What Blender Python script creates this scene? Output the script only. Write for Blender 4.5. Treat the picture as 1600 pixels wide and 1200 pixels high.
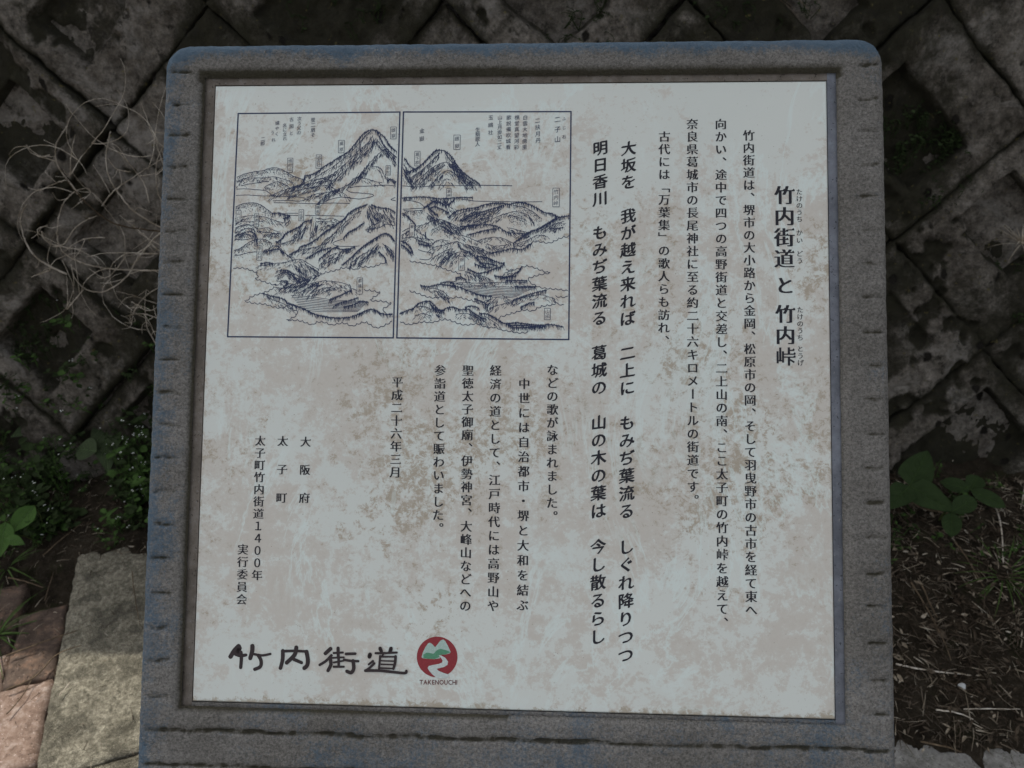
import bpy, bmesh, math, random
import numpy as np
from mathutils import Vector, Matrix
COLS=[
 ('竹内街道は、堺市の大小路から金岡、松原市の岡、そして羽曳野市の古市を経て東へ',[525.0, 53.8],[524.2, 502.5],11.30,'m'),
 ('向かい、途中で四つの高野街道と交差し、二上山の南、ここ太子町の竹内峠を越えて、',[498.5, 42.4],[497.8, 514.6],11.30,'m'),
 ('奈良県葛城市の長尾神社に至る約二十六キロメートルの街道です。',[471.2, 42.2],[471.1, 402.6],11.30,'m'),
 ('古代には「万葉集」の歌人らも訪れ、',[444.5, 54.5],[443.9, 252.7],11.30,'m'),
 ('大坂を\u3000我が越え来れば\u3000二上に\u3000もみぢ葉流る\u3000しぐれ降りつつ',[410.3, 65.9],[408.8, 546.4],15.70,'b'),
 ('明日香川\u3000もみぢ葉流る\u3000葛城の\u3000山の木の葉は\u3000今し散るらし',[383.0, 65.5],[382.9, 530.2],15.70,'b'),
 ('などの歌が詠まれました。',[338.7, 281.4],[339.4, 419.9],11.30,'m'),
 ('中世には自治都市・堺と大和を結ぶ',[311.9, 295.0],[312.6, 502.9],11.30,'m'),
 ('経済の道として、江戸時代には高野山や',[284.4, 282.5],[285.0, 504.1],11.30,'m'),
 ('聖徳太子御廟、伊勢神宮、大峰山などへの',[257.7, 282.7],[258.8, 504.6],11.30,'m'),
 ('参詣道として賑わいました。',[230.9, 282.9],[231.5, 432.9],11.30,'m'),
 ('平成二十六年三月',[189.8, 294.6],[189.7, 380.7],11.30,'m'),
 ('大阪府',[102.2, 352.8],[102.5, 406.5],10.68,'m'),
 ('太子町',[79.8, 352.4],[80.3, 406.6],10.68,'m'),
 ('太子町竹内街道１４００年',[57.8, 352.4],[58.9, 480.3],10.68,'m'),
 ('実行委員会',[44.4, 456.3],[44.8, 503.3],10.68,'m'),
 ('竹内街道',[558.4, 112.2],[557.6, 173.5],19.47,'M'),
 ('と',[557.9, 199.2],[557.9, 199.2],18.21,'M'),
 ('竹内峠',[557.9, 226.5],[557.9, 266.9],18.84,'M'),
 ('たけのうち',[572.3, 109.1],[572.1, 135.5],6.28,'r'),
 ('かい',[572.0, 148.6],[572.0, 156.0],6.28,'r'),
 ('どう',[571.9, 168.8],[572.0, 175.5],6.28,'r'),
 ('たけのうち',[571.8, 222.5],[571.6, 248.9],6.28,'r'),
 ('とうげ',[571.6, 259.5],[571.7, 272.7],6.28,'r'),
]
CAPT=[
 ('登二扇そ',[100.3, 36.0],[100.7, 51.3],4.95,0),
 ('次う父の',[86.7, 34.7],[86.5, 48.7],4.71,0),
 ('古圀と',[78.9, 35.3],[79.0, 49.3],4.71,0),
 ('名に立れ',[72.1, 41.4],[72.7, 54.8],4.47,0),
 ('蝶やく',[64.7, 38.9],[64.5, 49.9],4.47,0),
 ('うれ',[60.2, 48.6],[61.4, 55.9],4.47,0),
 ('二郎',[50.7, 55.0],[50.6, 59.5],4.95,0),
 ('雄嶽',[180.6, 46.8],[180.7, 52.3],4.47,1),
 ('瀧原',[129.2, 59.9],[129.4, 66.0],4.47,1),
 ('岩舟社',[107.4, 74.3],[107.2, 81.6],4.24,1),
 ('畑村山',[78.6, 77.3],[78.9, 85.8],4.00,1),
 ('弥陀',[176.2, 84.8],[176.3, 89.1],3.53,1),
 ('山口',[28.8, 129.8],[29.0, 134.6],3.77,1),
 ('高貴寺',[47.0, 132.8],[47.0, 140.6],3.53,1),
 ('今在家',[91.3, 128.6],[91.5, 134.6],3.53,1),
 ('磯長',[107.6, 123.8],[107.5, 128.0],3.53,1),
 ('平石村',[51.0, 165.0],[51.0, 173.4],4.00,1),
 ('叡福寺',[151.2, 196.3],[150.8, 206.4],4.00,1),
 ('金嶽',[208.8, 47.6],[208.7, 55.4],5.18,0),
 ('雌嶽',[243.4, 55.6],[243.5, 62.8],4.95,1),
 ('葛下郡',[204.8, 71.1],[204.8, 79.5],4.24,1),
 ('二子山',[341.3, 36.9],[341.5, 56.7],6.59,0),
 ('ふじ石',[347.7, 36.3],[347.9, 54.3],4.00,0),
 ('二扶月丹',[321.9, 38.0],[322.7, 57.8],5.65,0),
 ('白雲大地傍里',[309.9, 34.9],[309.5, 64.3],5.18,0),
 ('樵堂真望河彩',[301.9, 34.8],[301.7, 64.3],5.18,0),
 ('歌説備吹城看',[293.9, 34.8],[293.6, 64.2],5.18,0),
 ('山上月掛如二丈',[285.2, 34.7],[285.1, 64.2],4.95,0),
 ('玉鴎社',[276.2, 34.7],[276.2, 49.7],5.18,0),
 ('生駒歌人',[263.7, 46.7],[263.6, 61.1],5.18,0),
 ('當麻',[236.4, 107.8],[236.2, 112.0],3.53,1),
 ('竹内峠',[340.7, 108.6],[340.5, 119.8],4.95,1),
 ('春日',[201.0, 142.8],[200.9, 149.9],3.77,1),
 ('畑村',[250.1, 175.3],[250.0, 182.4],4.47,1),
 ('山田',[333.3, 225.5],[333.4, 230.1],4.47,1),
]
INK=[
('d',[(24.8,94.1),(32.5,90.5),(42.1,88.1),(51.2,86.9),(57.7,84.7),(63.7,84.0),(69.8,85.5),(75.9,88.8),(82.1,92.4),(89.4,94.9),(94.2,96.1)]),
('l',[(30.5,102.0),(38.9,100.2),(47.3,99.0),(53.3,98.0),(58.1,97.6)]),
('h',[(24.4,100.2),(31.5,95.3),(41.1,94.1),(53.2,94.2),(62.8,93.0),(72.5,95.4),(82.3,99.1)]),
('l',[(24.6,105.6),(33.0,105.0),(41.5,105.6),(50.0,106.3),(56.1,107.5),(61.0,111.1)]),
('l',[(24.2,111.7),(36.9,111.3),(49.0,112.1),(63.4,112.3),(77.9,112.9),(89.9,113.6),(95.4,115.4),(90.0,117.4),(78.0,116.9),(62.4,117.1)]),
('d',[(53.5,103.8),(59.4,100.2),(66.6,98.1),(72.7,100.3),(78.8,103.9),(82.5,106.3)]),
('t',[(93.5,92.5),(100.1,91.3),(107.2,87.7),(113.0,82.8),(120.1,78.6),(127.2,73.8),(131.9,71.4),(137.8,66.6),(143.6,59.4),(148.2,53.3),(152.9,48.7),(158.8,46.5),(163.6,47.3),(168.5,51.0),(173.4,55.9),(177.1,61.9),(182.0,66.8),(185.6,69.8)]),
('h',[(158.9,47.3),(151.8,53.3),(146.0,60.6),(139.0,69.0),(132.0,75.0),(122.6,82.3),(113.2,88.3),(103.8,94.3),(94.3,99.1)]),
('H',[(163.8,54.6),(159.2,63.1),(153.4,69.1),(146.4,75.1),(139.4,82.3),(132.4,88.3),(125.3,94.3),(118.3,100.4)]),
('H',[(160.2,52.2),(155.6,59.4),(147.4,66.6),(138.0,76.3),(128.7,84.7),(119.3,91.9),(108.6,95.5)]),
('t',[(164.9,48.6),(168.7,57.0),(172.4,63.1),(178.5,69.2),(185.2,75.2)]),
('H',[(172.4,65.5),(166.6,70.3),(160.7,76.4),(153.8,84.8),(146.8,93.2),(139.8,99.2),(131.6,104.0),(120.9,107.6),(113.9,113.6),(108.1,119.0)]),
('h',[(173.7,67.4),(178.6,74.0),(185.3,80.1)]),
('H',[(163.8,55.8),(170.0,63.1),(177.3,70.4),(184.6,77.6)]),
('h',[(159.7,83.0),(165.7,83.6),(170.5,87.2),(173.1,93.3),(177.9,95.7),(185.1,100.5)]),
('t',[(175.5,96.9),(180.3,96.3),(185.1,99.3)]),
('H',[(155.0,84.8),(149.2,92.0),(143.3,95.6)]),
('h',[(149.2,94.4),(156.4,95.6),(163.6,98.1),(170.8,99.3)]),
('l',[(138.7,104.3),(147.1,102.8),(159.0,102.6),(173.3,101.7),(186.3,102.7)]),
('l',[(135.2,105.8),(140.1,108.8),(148.4,109.4),(160.4,110.7),(162.2,112.5),(155.7,114.3),(148.6,115.4),(141.4,114.8),(133.0,113.6)]),
('h',[(118.3,101.6),(123.2,105.2),(126.9,107.0),(132.9,110.0),(136.6,113.0)]),
('H',[(61.0,111.7),(70.5,107.5),(77.7,105.1),(87.2,101.5),(96.7,100.3),(105.1,99.1),(113.4,96.1),(120.6,96.7)]),
('H',[(77.8,111.1),(89.7,106.3),(101.6,103.9),(111.2,101.6),(118.4,102.8)]),
('H',[(97.1,113.6),(106.6,110.0),(116.2,108.8),(125.7,107.0)]),
('t',[(94.2,94.3),(89.6,101.5),(82.4,103.9)]),
('h',[(122.9,91.9),(115.8,94.3),(108.6,95.5),(101.4,96.7)]),
('l',[(114.6,117.8),(121.1,115.4),(130.6,113.6),(140.2,114.2)]),
('l',[(63.6,119.0),(90.1,119.6),(105.7,120.0),(121.2,119.4),(139.2,120.0)]),
('l',[(179.5,116.1),(183.0,114.3),(186.6,114.1)]),
('l',[(179.5,116.1),(183.1,117.0),(186.7,117.1)]),
('d',[(23.4,124.8),(30.0,121.1),(37.1,119.3),(45.6,119.3),(51.7,121.8),(56.6,125.4),(61.6,129.0)]),
('t',[(62.2,130.2),(68.8,129.6),(76.1,131.4),(79.7,132.6),(73.8,135.0)]),
('l',[(71.2,130.2),(78.4,129.6),(88.0,129.6)]),
('l',[(73.7,131.4),(88.1,131.8)]),
('l',[(95.3,132.0),(114.4,132.0),(134.1,132.6)]),
('h',[(24.4,135.6),(32.8,133.2),(42.4,132.0),(54.5,133.2),(61.8,135.6),(69.1,138.0),(76.3,139.2),(79.8,136.8)]),
('h',[(24.8,145.2),(30.7,142.2),(37.9,141.0),(42.7,141.6),(48.9,145.2),(57.2,144.0),(64.5,146.4),(71.8,149.4),(64.6,150.0),(55.1,151.5)]),
('H',[(24.9,148.9),(32.1,147.0),(38.0,144.6),(44.1,145.8),(46.7,151.2)]),
('H',[(28.6,151.3),(35.7,148.8),(42.9,147.6),(46.8,154.8)]),
('h',[(50.1,147.6),(57.4,148.8),(67.0,150.0)]),
('h',[(25.0,152.5),(33.4,150.0),(41.8,151.2)]),
('l',[(25.1,155.5),(33.6,156.1),(43.2,154.8)]),
('h',[(24.6,140.4),(33.0,138.0),(42.6,138.0),(52.2,138.0)]),
('d',[(24.3,166.9),(31.5,164.5),(38.5,159.6),(44.4,156.6),(51.6,155.4),(57.7,156.6),(63.1,159.6)]),
('l',[(24.5,172.3),(31.7,171.0),(41.2,168.6),(48.4,168.0)]),
('h',[(55.6,166.8),(60.3,165.0),(66.2,161.8),(71.1,164.4),(74.8,168.0),(79.7,171.5),(84.5,173.9)]),
('t',[(55.6,168.0),(61.6,166.8),(69.9,165.6),(74.8,169.2)]),
('T',[(67.3,158.4),(72.0,156.0),(76.6,150.0),(83.7,146.4),(90.8,142.2),(95.4,138.0),(101.4,136.8)]),
('h',[(68.5,159.0),(75.7,159.0),(84.0,156.0),(88.7,153.6)]),
('H',[(90.8,142.8),(88.6,148.8),(83.9,152.4)]),
('H',[(97.9,140.4),(93.3,146.4),(91.0,151.2)]),
('l',[(102.5,133.2),(101.5,141.6),(100.6,150.0),(103.1,154.8)]),
('H',[(106.2,138.0),(105.2,145.2),(103.0,151.2)]),
('h',[(106.1,134.4),(114.5,135.6),(121.6,134.4),(130.1,138.0)]),
('h',[(108.6,138.0),(118.2,138.0),(125.3,139.2)]),
('h',[(111.2,144.0),(119.4,141.6),(124.2,140.4)]),
('T',[(80.9,170.9),(89.1,166.2),(91.4,163.2),(98.5,160.8),(106.7,156.0),(114.9,148.8),(121.9,144.0),(128.9,139.2),(133.6,135.6),(138.2,130.2),(144.1,126.0),(150.0,123.6),(155.9,121.3)]),
('H',[(91.5,166.1),(101.0,164.3),(110.5,161.9),(117.4,154.8),(122.1,152.4),(130.2,144.0),(136.0,138.0),(141.9,133.2)]),
('H',[(158.2,121.3),(162.0,127.2),(166.9,134.4),(168.2,139.2),(162.3,141.0),(159.9,142.8)]),
('t',[(160.6,121.3),(166.6,123.7),(173.8,124.9),(179.7,126.1),(184.6,129.6)]),
('H',[(156.0,127.2),(159.7,134.4),(162.3,140.4)]),
('H',[(164.3,126.1),(169.2,132.0),(174.1,138.0)]),
('H',[(172.6,127.3),(176.3,133.2),(181.2,138.0)]),
('H',[(178.6,128.5),(183.5,135.6)]),
('T',[(134.1,154.7),(138.7,148.8),(145.7,145.2),(153.9,139.2)]),
('h',[(141.8,132.0),(145.4,129.6),(150.1,127.2)]),
('l',[(160.1,148.8),(155.3,145.8),(168.3,144.0),(175.3,140.4),(184.8,142.2)]),
('l',[(132.9,155.3),(125.8,157.7),(123.5,159.5),(127.1,161.9),(139.1,162.5),(149.7,161.9)]),
('T',[(97.7,174.5),(107.1,169.1),(115.3,165.5),(121.3,164.3)]),
('T',[(110.8,175.1),(117.8,169.1),(122.5,165.5),(128.3,162.5)]),
('T',[(127.2,164.3),(136.8,166.1),(145.0,163.1)]),
('H',[(115.7,179.8),(127.5,173.8),(134.4,165.5),(141.5,164.3)]),
('H',[(112.2,179.8),(119.1,172.7),(127.3,169.1)]),
('T',[(133.6,180.9),(141.7,173.8),(147.5,167.8),(154.5,161.9),(161.5,157.1),(169.6,151.7),(175.5,149.9),(180.3,152.3),(184.0,157.1)]),
('H',[(140.7,180.9),(146.5,175.0),(153.5,170.2),(161.7,165.4),(167.5,159.5)]),
('H',[(149.0,178.5),(157.1,172.6),(164.1,166.6),(168.7,160.7)]),
('h',[(172.2,159.5),(178.2,165.4),(181.9,170.1)]),
('T',[(168.8,167.8),(174.9,173.7),(176.1,177.3)]),
('H',[(174.6,160.7),(179.4,164.2),(184.3,170.1)]),
('s',[(24.3,183.6),(34.5,183.0),(43.0,185.4),(50.3,188.3),(51.0,191.9),(46.9,193.3),(56.6,196.6),(66.2,199.6),(71.0,200.2)]),
('s',[(176.1,177.3),(167.9,179.7),(163.3,182.1),(156.1,181.5),(150.2,182.1),(145.6,185.1),(140.8,182.7),(133.6,182.7),(127.8,185.1),(115.9,187.5),(110.1,190.5),(104.2,192.9),(94.8,195.9)]),
('h',[(50.1,181.8),(58.4,181.1),(65.6,179.3),(75.1,178.7),(82.2,176.9),(90.6,175.1),(96.6,177.5),(102.7,181.0),(108.7,184.6),(110.6,186.4)]),
('t',[(52.4,180.0),(58.4,178.8),(64.4,179.9)]),
('H',[(90.6,177.5),(94.4,183.4),(98.1,189.4),(97.0,192.9)]),
('H',[(84.7,179.9),(90.8,184.6),(94.6,190.6)]),
('H',[(96.7,179.9),(102.7,183.4),(107.6,187.0)]),
('H',[(68.2,187.1),(75.4,185.9),(82.6,188.2),(89.9,191.8),(97.1,194.1)]),
('H',[(70.7,190.6),(77.8,188.2),(85.1,191.8),(92.4,195.3)]),
('t',[(73.0,185.9),(80.2,187.0),(86.2,190.6)]),
('h',[(68.5,196.6),(75.7,197.8),(85.3,200.1)]),
('t',[(73.3,196.6),(80.5,197.8),(75.9,202.5)]),
('H',[(85.3,197.7),(94.8,196.5),(104.2,191.7),(110.1,190.5)]),
('h',[(66.3,202.6),(73.5,203.7),(80.6,202.5),(90.1,198.9),(99.5,195.3)]),
('H',[(71.2,204.9),(78.3,203.7),(87.8,202.5),(97.2,198.9)]),
('h',[(85.6,207.8),(92.6,203.6),(99.6,200.1),(109.1,197.6),(116.2,196.4),(123.3,197.0),(132.9,198.2),(141.2,201.1),(142.5,203.4),(147.3,205.2)]),
('H',[(92.7,208.4),(99.7,203.6),(108.0,201.2),(116.3,200.0)]),
('H',[(102.3,209.5),(109.3,205.9),(116.4,203.6),(125.8,202.3)]),
('h',[(116.5,207.1),(125.9,203.5),(135.4,203.5),(139.0,204.6)]),
('T',[(99.7,203.6),(106.8,200.0),(110.3,198.8)]),
('s',[(39.2,215.8),(45.1,211.0),(54.5,208.0),(61.6,205.6),(66.3,202.0)]),
('s',[(38.0,215.8),(47.7,218.1),(57.3,218.6),(65.7,221.0),(72.9,222.7),(80.0,220.9)]),
('T',[(55.8,209.1),(63.0,211.5),(71.4,213.2),(77.5,215.6),(81.2,219.1),(88.4,221.4),(95.6,223.8),(102.8,227.3),(110.0,230.2)]),
('l',[(81.1,217.9),(93.2,222.6)]),
('h',[(59.5,212.1),(66.7,215.6),(76.4,219.1),(86.1,223.8)]),
('w',[(83.3,210.8),(104.8,212.5),(128.6,215.3),(159.4,217.0)]),
('w',[(84.8,212.6),(105.8,214.3),(128.6,216.8),(158.2,218.1)]),
('w',[(86.3,214.3),(106.8,216.0),(128.6,218.2),(157.1,219.3)]),
('w',[(87.7,216.1),(107.8,217.8),(128.7,219.6),(155.9,220.5)]),
('w',[(89.2,217.9),(108.8,219.6),(128.7,221.0),(154.8,221.7)]),
('w',[(90.7,219.7),(109.8,221.3),(128.8,222.4),(153.6,222.9)]),
('w',[(92.2,221.4),(110.8,223.1),(128.8,223.8),(152.5,224.1)]),
('w',[(93.7,223.2),(111.8,224.9),(128.8,225.3),(151.3,225.3)]),
('w',[(95.1,225.0),(112.8,226.6),(128.9,226.7),(150.1,226.4)]),
('T',[(110.0,230.2),(121.9,232.5),(132.6,233.0),(143.2,231.8),(152.6,228.2),(160.7,224.6),(166.6,225.2),(173.8,228.7),(183.2,229.2)]),
('T',[(121.5,215.4),(128.5,212.4),(135.5,209.4),(142.5,205.8)]),
('t',[(126.4,221.3),(133.4,217.7),(142.8,215.3),(149.8,212.9)]),
('t',[(135.9,222.4),(145.3,220.0),(152.3,216.4),(159.4,217.5)]),
('s',[(155.5,204.6),(163.8,205.1),(172.1,207.5),(167.5,209.8),(161.6,212.8),(162.9,215.2),(172.3,215.1),(183.0,218.0),(176.0,221.0),(174.9,224.5),(177.3,227.5),(183.2,228.6)]),
('s',[(80.0,221.5),(87.3,223.8),(90.9,227.9),(86.3,231.5),(80.4,234.5),(91.1,234.4),(98.3,236.2),(104.3,239.1),(109.0,236.1),(117.3,236.0),(124.5,239.0),(131.5,237.1),(138.6,237.1),(144.6,240.0),(151.6,237.0),(158.6,235.8),(168.2,241.6),(176.4,238.6),(183.3,235.1)]),
('t',[(192.5,75.3),(197.4,82.5),(203.4,86.7)]),
('H',[(190.2,80.1),(193.9,84.9),(197.6,90.9)]),
('h',[(190.3,84.9),(194.0,89.7),(200.1,98.1)]),
('H',[(191.0,89.7),(195.3,94.5),(200.1,99.3)]),
('t',[(194.0,89.7),(202.2,86.1),(209.3,81.3),(216.2,74.1),(222.0,68.2),(228.0,67.2),(233.9,69.4),(238.7,74.2),(243.6,81.5),(249.6,88.7),(256.8,94.7),(262.7,98.3),(266.3,101.6)]),
('H',[(237.6,74.2),(242.4,82.7),(248.5,89.9),(254.4,95.9),(261.6,100.7)]),
('H',[(232.8,71.8),(238.8,79.0),(243.7,86.3),(249.7,92.3)]),
('H',[(226.8,69.4),(221.0,75.4),(215.2,81.4),(207.0,88.5),(198.8,94.5)]),
('H',[(201.3,100.5),(210.7,92.2),(218.8,85.0),(225.8,81.4),(232.9,79.0),(240.1,82.6),(247.3,88.7),(254.5,97.1),(259.2,100.7)]),
('H',[(207.3,101.8),(214.3,94.6),(222.4,87.4),(228.3,85.0)]),
('H',[(219.1,101.8),(224.9,94.6),(229.6,89.8),(235.4,87.4),(242.6,91.0),(248.6,97.1),(254.5,101.9)]),
('h',[(227.4,101.8),(233.2,95.8),(238.0,97.0)]),
('t',[(223.2,67.6),(223.8,66.7)]),
('l',[(189.5,102.3),(207.3,103.5),(225.0,102.1),(242.8,102.4),(266.3,101.9),(298.0,102.5)]),
('l',[(266.3,102.1),(281.6,102.3),(298.0,102.7)]),
('t',[(191.0,114.7),(195.7,114.3),(208.7,113.7),(219.4,114.3),(227.7,115.5),(243.0,114.4),(259.4,114.4)]),
('l',[(190.4,116.7),(195.7,116.7),(205.3,118.5),(210.0,120.9),(212.5,123.9)]),
('l',[(248.9,115.6),(261.9,117.6),(278.3,118.0),(301.7,118.4),(327.4,118.4)]),
('l',[(190.0,125.7),(201.8,125.1),(212.5,124.5)]),
('T',[(212.5,124.5),(217.1,120.9),(225.3,117.3),(233.7,122.1),(241.8,116.2)]),
('T',[(217.2,125.7),(223.1,123.3),(229.0,125.7),(236.2,129.3)]),
('T',[(219.4,117.3),(227.7,119.7),(234.8,118.5)]),
('H',[(231.2,116.1),(236.0,122.1),(240.8,125.7)]),
('T',[(216.0,122.1),(220.8,128.1),(225.6,131.7)]),
('t',[(236.2,134.0),(243.2,128.1),(252.6,125.7),(262.0,124.5),(269.0,122.2),(276.0,120.4),(285.4,119.8),(294.7,121.0)]),
('H',[(240.9,132.8),(249.1,129.3),(257.3,126.9),(266.7,125.7)]),
('H',[(248.0,136.4),(257.3,130.5),(266.7,128.1)]),
('T',[(295.9,121.0),(302.9,119.2),(309.9,119.8),(317.0,122.2),(324.0,125.8),(329.9,129.3),(336.9,130.5),(343.3,133.8)]),
('t',[(248.1,137.6),(257.4,132.9),(266.7,129.3),(278.4,125.7),(290.1,122.2)]),
('H',[(255.1,137.6),(264.4,132.9),(273.8,129.3),(285.4,125.7)]),
('H',[(259.8,140.0),(269.2,135.2),(278.5,132.9)]),
('h',[(266.9,140.0),(275.1,137.6),(284.4,132.9),(294.8,129.3),(303.0,128.1),(313.6,131.7),(318.3,138.8)]),
('d',[(299.4,122.2),(308.8,123.4),(318.2,128.1),(325.3,134.1)]),
('d',[(294.9,131.7),(301.9,132.9),(311.3,136.4)]),
('T',[(321.9,145.9),(328.8,142.3),(335.8,137.6),(342.7,134.1),(353.2,132.3)]),
('h',[(325.4,147.1),(334.6,142.3),(343.9,138.8)]),
('d',[(337.0,141.1),(348.6,137.6)]),
('t',[(191.3,129.9),(196.1,132.8),(200.9,137.6),(203.9,141.2)]),
('d',[(192.4,126.9),(201.9,127.5),(211.3,126.3)]),
('h',[(190.5,148.3),(199.8,143.6),(211.6,141.2),(219.8,137.6),(228.0,135.8),(235.1,138.8),(241.1,143.6),(248.2,147.1)]),
('H',[(217.3,128.1),(223.3,134.0),(228.0,136.4)]),
('H',[(214.9,129.3),(219.7,134.0),(224.5,137.6)]),
('H',[(229.2,137.6),(236.4,142.4),(243.5,147.1)]),
('H',[(231.6,136.4),(239.9,140.0),(248.2,144.7)]),
('t',[(248.2,145.7),(255.2,142.8),(264.6,141.6),(272.8,141.0),(283.3,142.7),(291.6,147.5),(297.4,149.8)]),
('T',[(248.1,142.8),(255.2,142.2),(262.2,141.0)]),
('d',[(225.7,140.4),(234.1,145.1),(238.8,148.7)]),
('h',[(221.1,146.3),(229.3,142.8),(235.3,145.1),(242.4,149.9),(253.0,152.2),(261.3,155.8),(267.2,158.2)]),
('h',[(264.8,157.0),(271.8,154.6),(278.8,153.4),(288.2,154.0),(295.2,156.9),(299.9,159.3)]),
('t',[(255.3,151.1),(264.7,148.7),(274.0,146.3),(283.4,145.1)]),
('T',[(299.9,159.3),(308.0,153.4),(317.2,147.5),(325.4,145.1),(332.3,140.4),(341.6,135.6)]),
('H',[(295.0,143.9),(304.4,146.3),(313.8,148.6)]),
('H',[(297.4,148.7),(306.8,149.8),(316.1,148.6)]),
('h',[(302.2,159.9),(311.5,156.9),(318.5,153.4),(323.1,151.0),(331.2,152.2)]),
('t',[(334.7,143.9),(340.5,145.1),(347.4,143.9)]),
('s',[(353.3,151.6),(345.2,152.8),(339.4,156.3),(333.6,158.1),(326.6,156.9),(319.7,156.3),(312.7,160.5),(303.4,161.1)]),
('t',[(317.4,159.3),(308.1,165.2),(297.6,164.6),(286.0,167.6),(276.7,168.8)]),
('H',[(274.2,159.3),(278.9,161.7),(285.9,161.7),(295.2,160.5)]),
('h',[(190.6,151.7),(196.4,148.1),(203.4,145.7),(209.4,149.9),(214.2,152.3)]),
('T',[(201.0,141.6),(203.4,146.3)]),
('h',[(191.8,154.7),(200.1,153.5),(211.9,154.7),(222.5,155.8)]),
('T',[(189.5,157.1),(195.5,159.4),(200.3,164.2),(202.1,168.9)]),
('T',[(190.8,160.6),(195.6,164.2),(200.4,168.9)]),
('t',[(206.0,155.9),(213.1,158.2),(217.9,160.6)]),
('h',[(222.5,158.2),(229.6,155.8),(236.6,157.0)]),
('h',[(216.8,167.7),(223.8,163.0),(232.0,161.2),(239.0,158.8),(246.0,157.6),(253.2,161.7),(260.2,165.3),(263.8,170.0)]),
('t',[(214.1,148.7),(214.4,152.3)]),
('t',[(207.3,159.4),(213.2,161.2),(220.3,161.8)]),
('H',[(227.6,179.5),(233.4,174.8),(241.6,170.0),(248.6,167.6),(255.6,168.8)]),
('H',[(224.0,172.4),(232.1,167.7),(240.3,164.1)]),
('H',[(232.2,173.6),(239.2,168.8),(243.8,166.5)]),
('h',[(239.4,179.5),(244.0,173.6),(247.4,171.2)]),
('t',[(246.1,159.4),(248.5,164.1),(255.6,167.6),(262.7,172.3),(267.4,177.1),(273.3,181.8)]),
('H',[(253.1,160.5),(262.5,162.9),(271.9,165.2)]),
('H',[(257.8,161.7),(267.2,164.1),(274.3,167.6)]),
('H',[(265.0,168.8),(272.0,171.1),(279.1,175.8)]),
('l',[(207.4,165.4),(212.1,167.1),(220.4,168.9),(221.0,172.4),(217.0,175.4),(208.7,174.8)]),
('s',[(199.3,176.0),(207.6,177.2),(214.7,178.4),(220.6,179.5),(227.7,180.7),(234.8,184.2),(241.8,186.0),(250.1,188.9),(251.3,191.2),(246.6,193.6),(242.0,196.0),(238.5,197.8)]),
('T',[(255.9,184.2),(265.3,188.8),(273.4,187.6),(279.2,185.3),(288.5,181.7),(290.8,178.2)]),
('T',[(265.0,172.3),(274.4,173.5),(282.6,177.0),(290.8,179.4)]),
('T',[(262.8,179.4),(271.0,182.9),(279.2,182.9)]),
('T',[(267.5,178.2),(276.8,179.4),(285.0,181.7)]),
('T',[(281.6,191.1),(291.0,192.3),(302.6,191.1)]),
('s',[(293.2,184.1),(302.5,184.0),(310.6,180.5),(317.6,181.1),(325.8,184.0),(331.6,186.3),(336.8,186.9),(329.3,188.1),(322.3,189.8),(315.4,192.2),(315.4,195.7),(321.3,199.2),(327.1,201.5),(337.5,202.7),(345.6,203.2),(352.6,204.7)]),
('t',[(288.7,193.5),(297.9,191.1),(303.7,187.6),(308.3,182.8)]),
('h',[(290.9,188.8),(296.7,186.4),(301.4,185.2)]),
('T',[(293.4,195.8),(302.7,195.8),(313.1,195.7)]),
('T',[(302.7,201.6),(312.0,201.6),(321.3,201.6)]),
('h',[(238.5,198.4),(253.7,197.7),(267.8,198.3),(281.7,197.6),(296.9,197.0),(312.0,197.5)]),
('h',[(253.5,186.5),(256.0,191.2),(258.4,195.9)]),
('H',[(255.9,187.7),(264.1,191.2),(271.2,195.9)]),
('H',[(265.3,190.0),(273.5,192.4),(280.5,195.9)]),
('t',[(244.3,193.6),(249.0,192.4),(253.7,194.8)]),
('w',[(246.7,199.5),(267.8,200.6),(291.1,201.7),(320.1,202.7)]),
('w',[(249.7,201.0),(269.0,202.1),(291.1,203.2),(317.8,203.9)]),
('w',[(252.6,202.5),(270.2,203.6),(291.1,204.7),(315.5,205.1)]),
('w',[(255.6,204.1),(271.4,205.2),(291.2,206.3),(313.2,206.3)]),
('w',[(258.5,205.6),(272.5,206.7),(291.2,207.8),(310.9,207.5)]),
('w',[(261.5,207.1),(273.7,208.2),(291.2,209.3),(308.6,208.6)]),
('w',[(264.4,208.6),(274.9,209.7),(291.2,210.8),(306.3,209.8)]),
('w',[(267.3,210.1),(276.1,211.2),(291.2,212.4),(304.0,211.0)]),
('t',[(210.4,200.8),(218.7,202.0),(228.0,199.6),(237.4,200.7),(246.8,201.9),(256.2,205.3),(267.9,210.0),(279.6,211.1)]),
('t',[(230.3,198.4),(239.7,197.2),(244.4,201.9)]),
('s',[(199.9,205.3),(209.4,207.9),(215.3,210.2),(223.5,212.0),(230.6,210.7),(238.8,212.5),(246.9,210.7),(256.3,213.6),(263.3,214.7),(268.1,218.2)]),
('h',[(218.7,203.1),(226.9,204.3),(234.0,207.8),(238.8,212.5)]),
('H',[(223.4,205.5),(229.3,207.8),(235.2,211.3)]),
('H',[(279.6,213.5),(272.7,215.8),(275.1,221.7)]),
('T',[(263.3,213.5),(271.5,217.0),(276.2,220.5)]),
('H',[(284.3,212.3),(279.7,217.0),(277.4,220.5)]),
('h',[(290.0,209.9),(294.7,213.4),(300.6,215.1),(308.7,212.2),(317.9,210.4),(326.0,209.2),(331.8,210.3),(339.9,213.2)]),
('s',[(339.9,213.2),(342.3,216.7),(349.2,218.7)]),
('t',[(300.6,214.5),(309.8,211.0),(321.4,207.4),(331.8,205.0)]),
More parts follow.
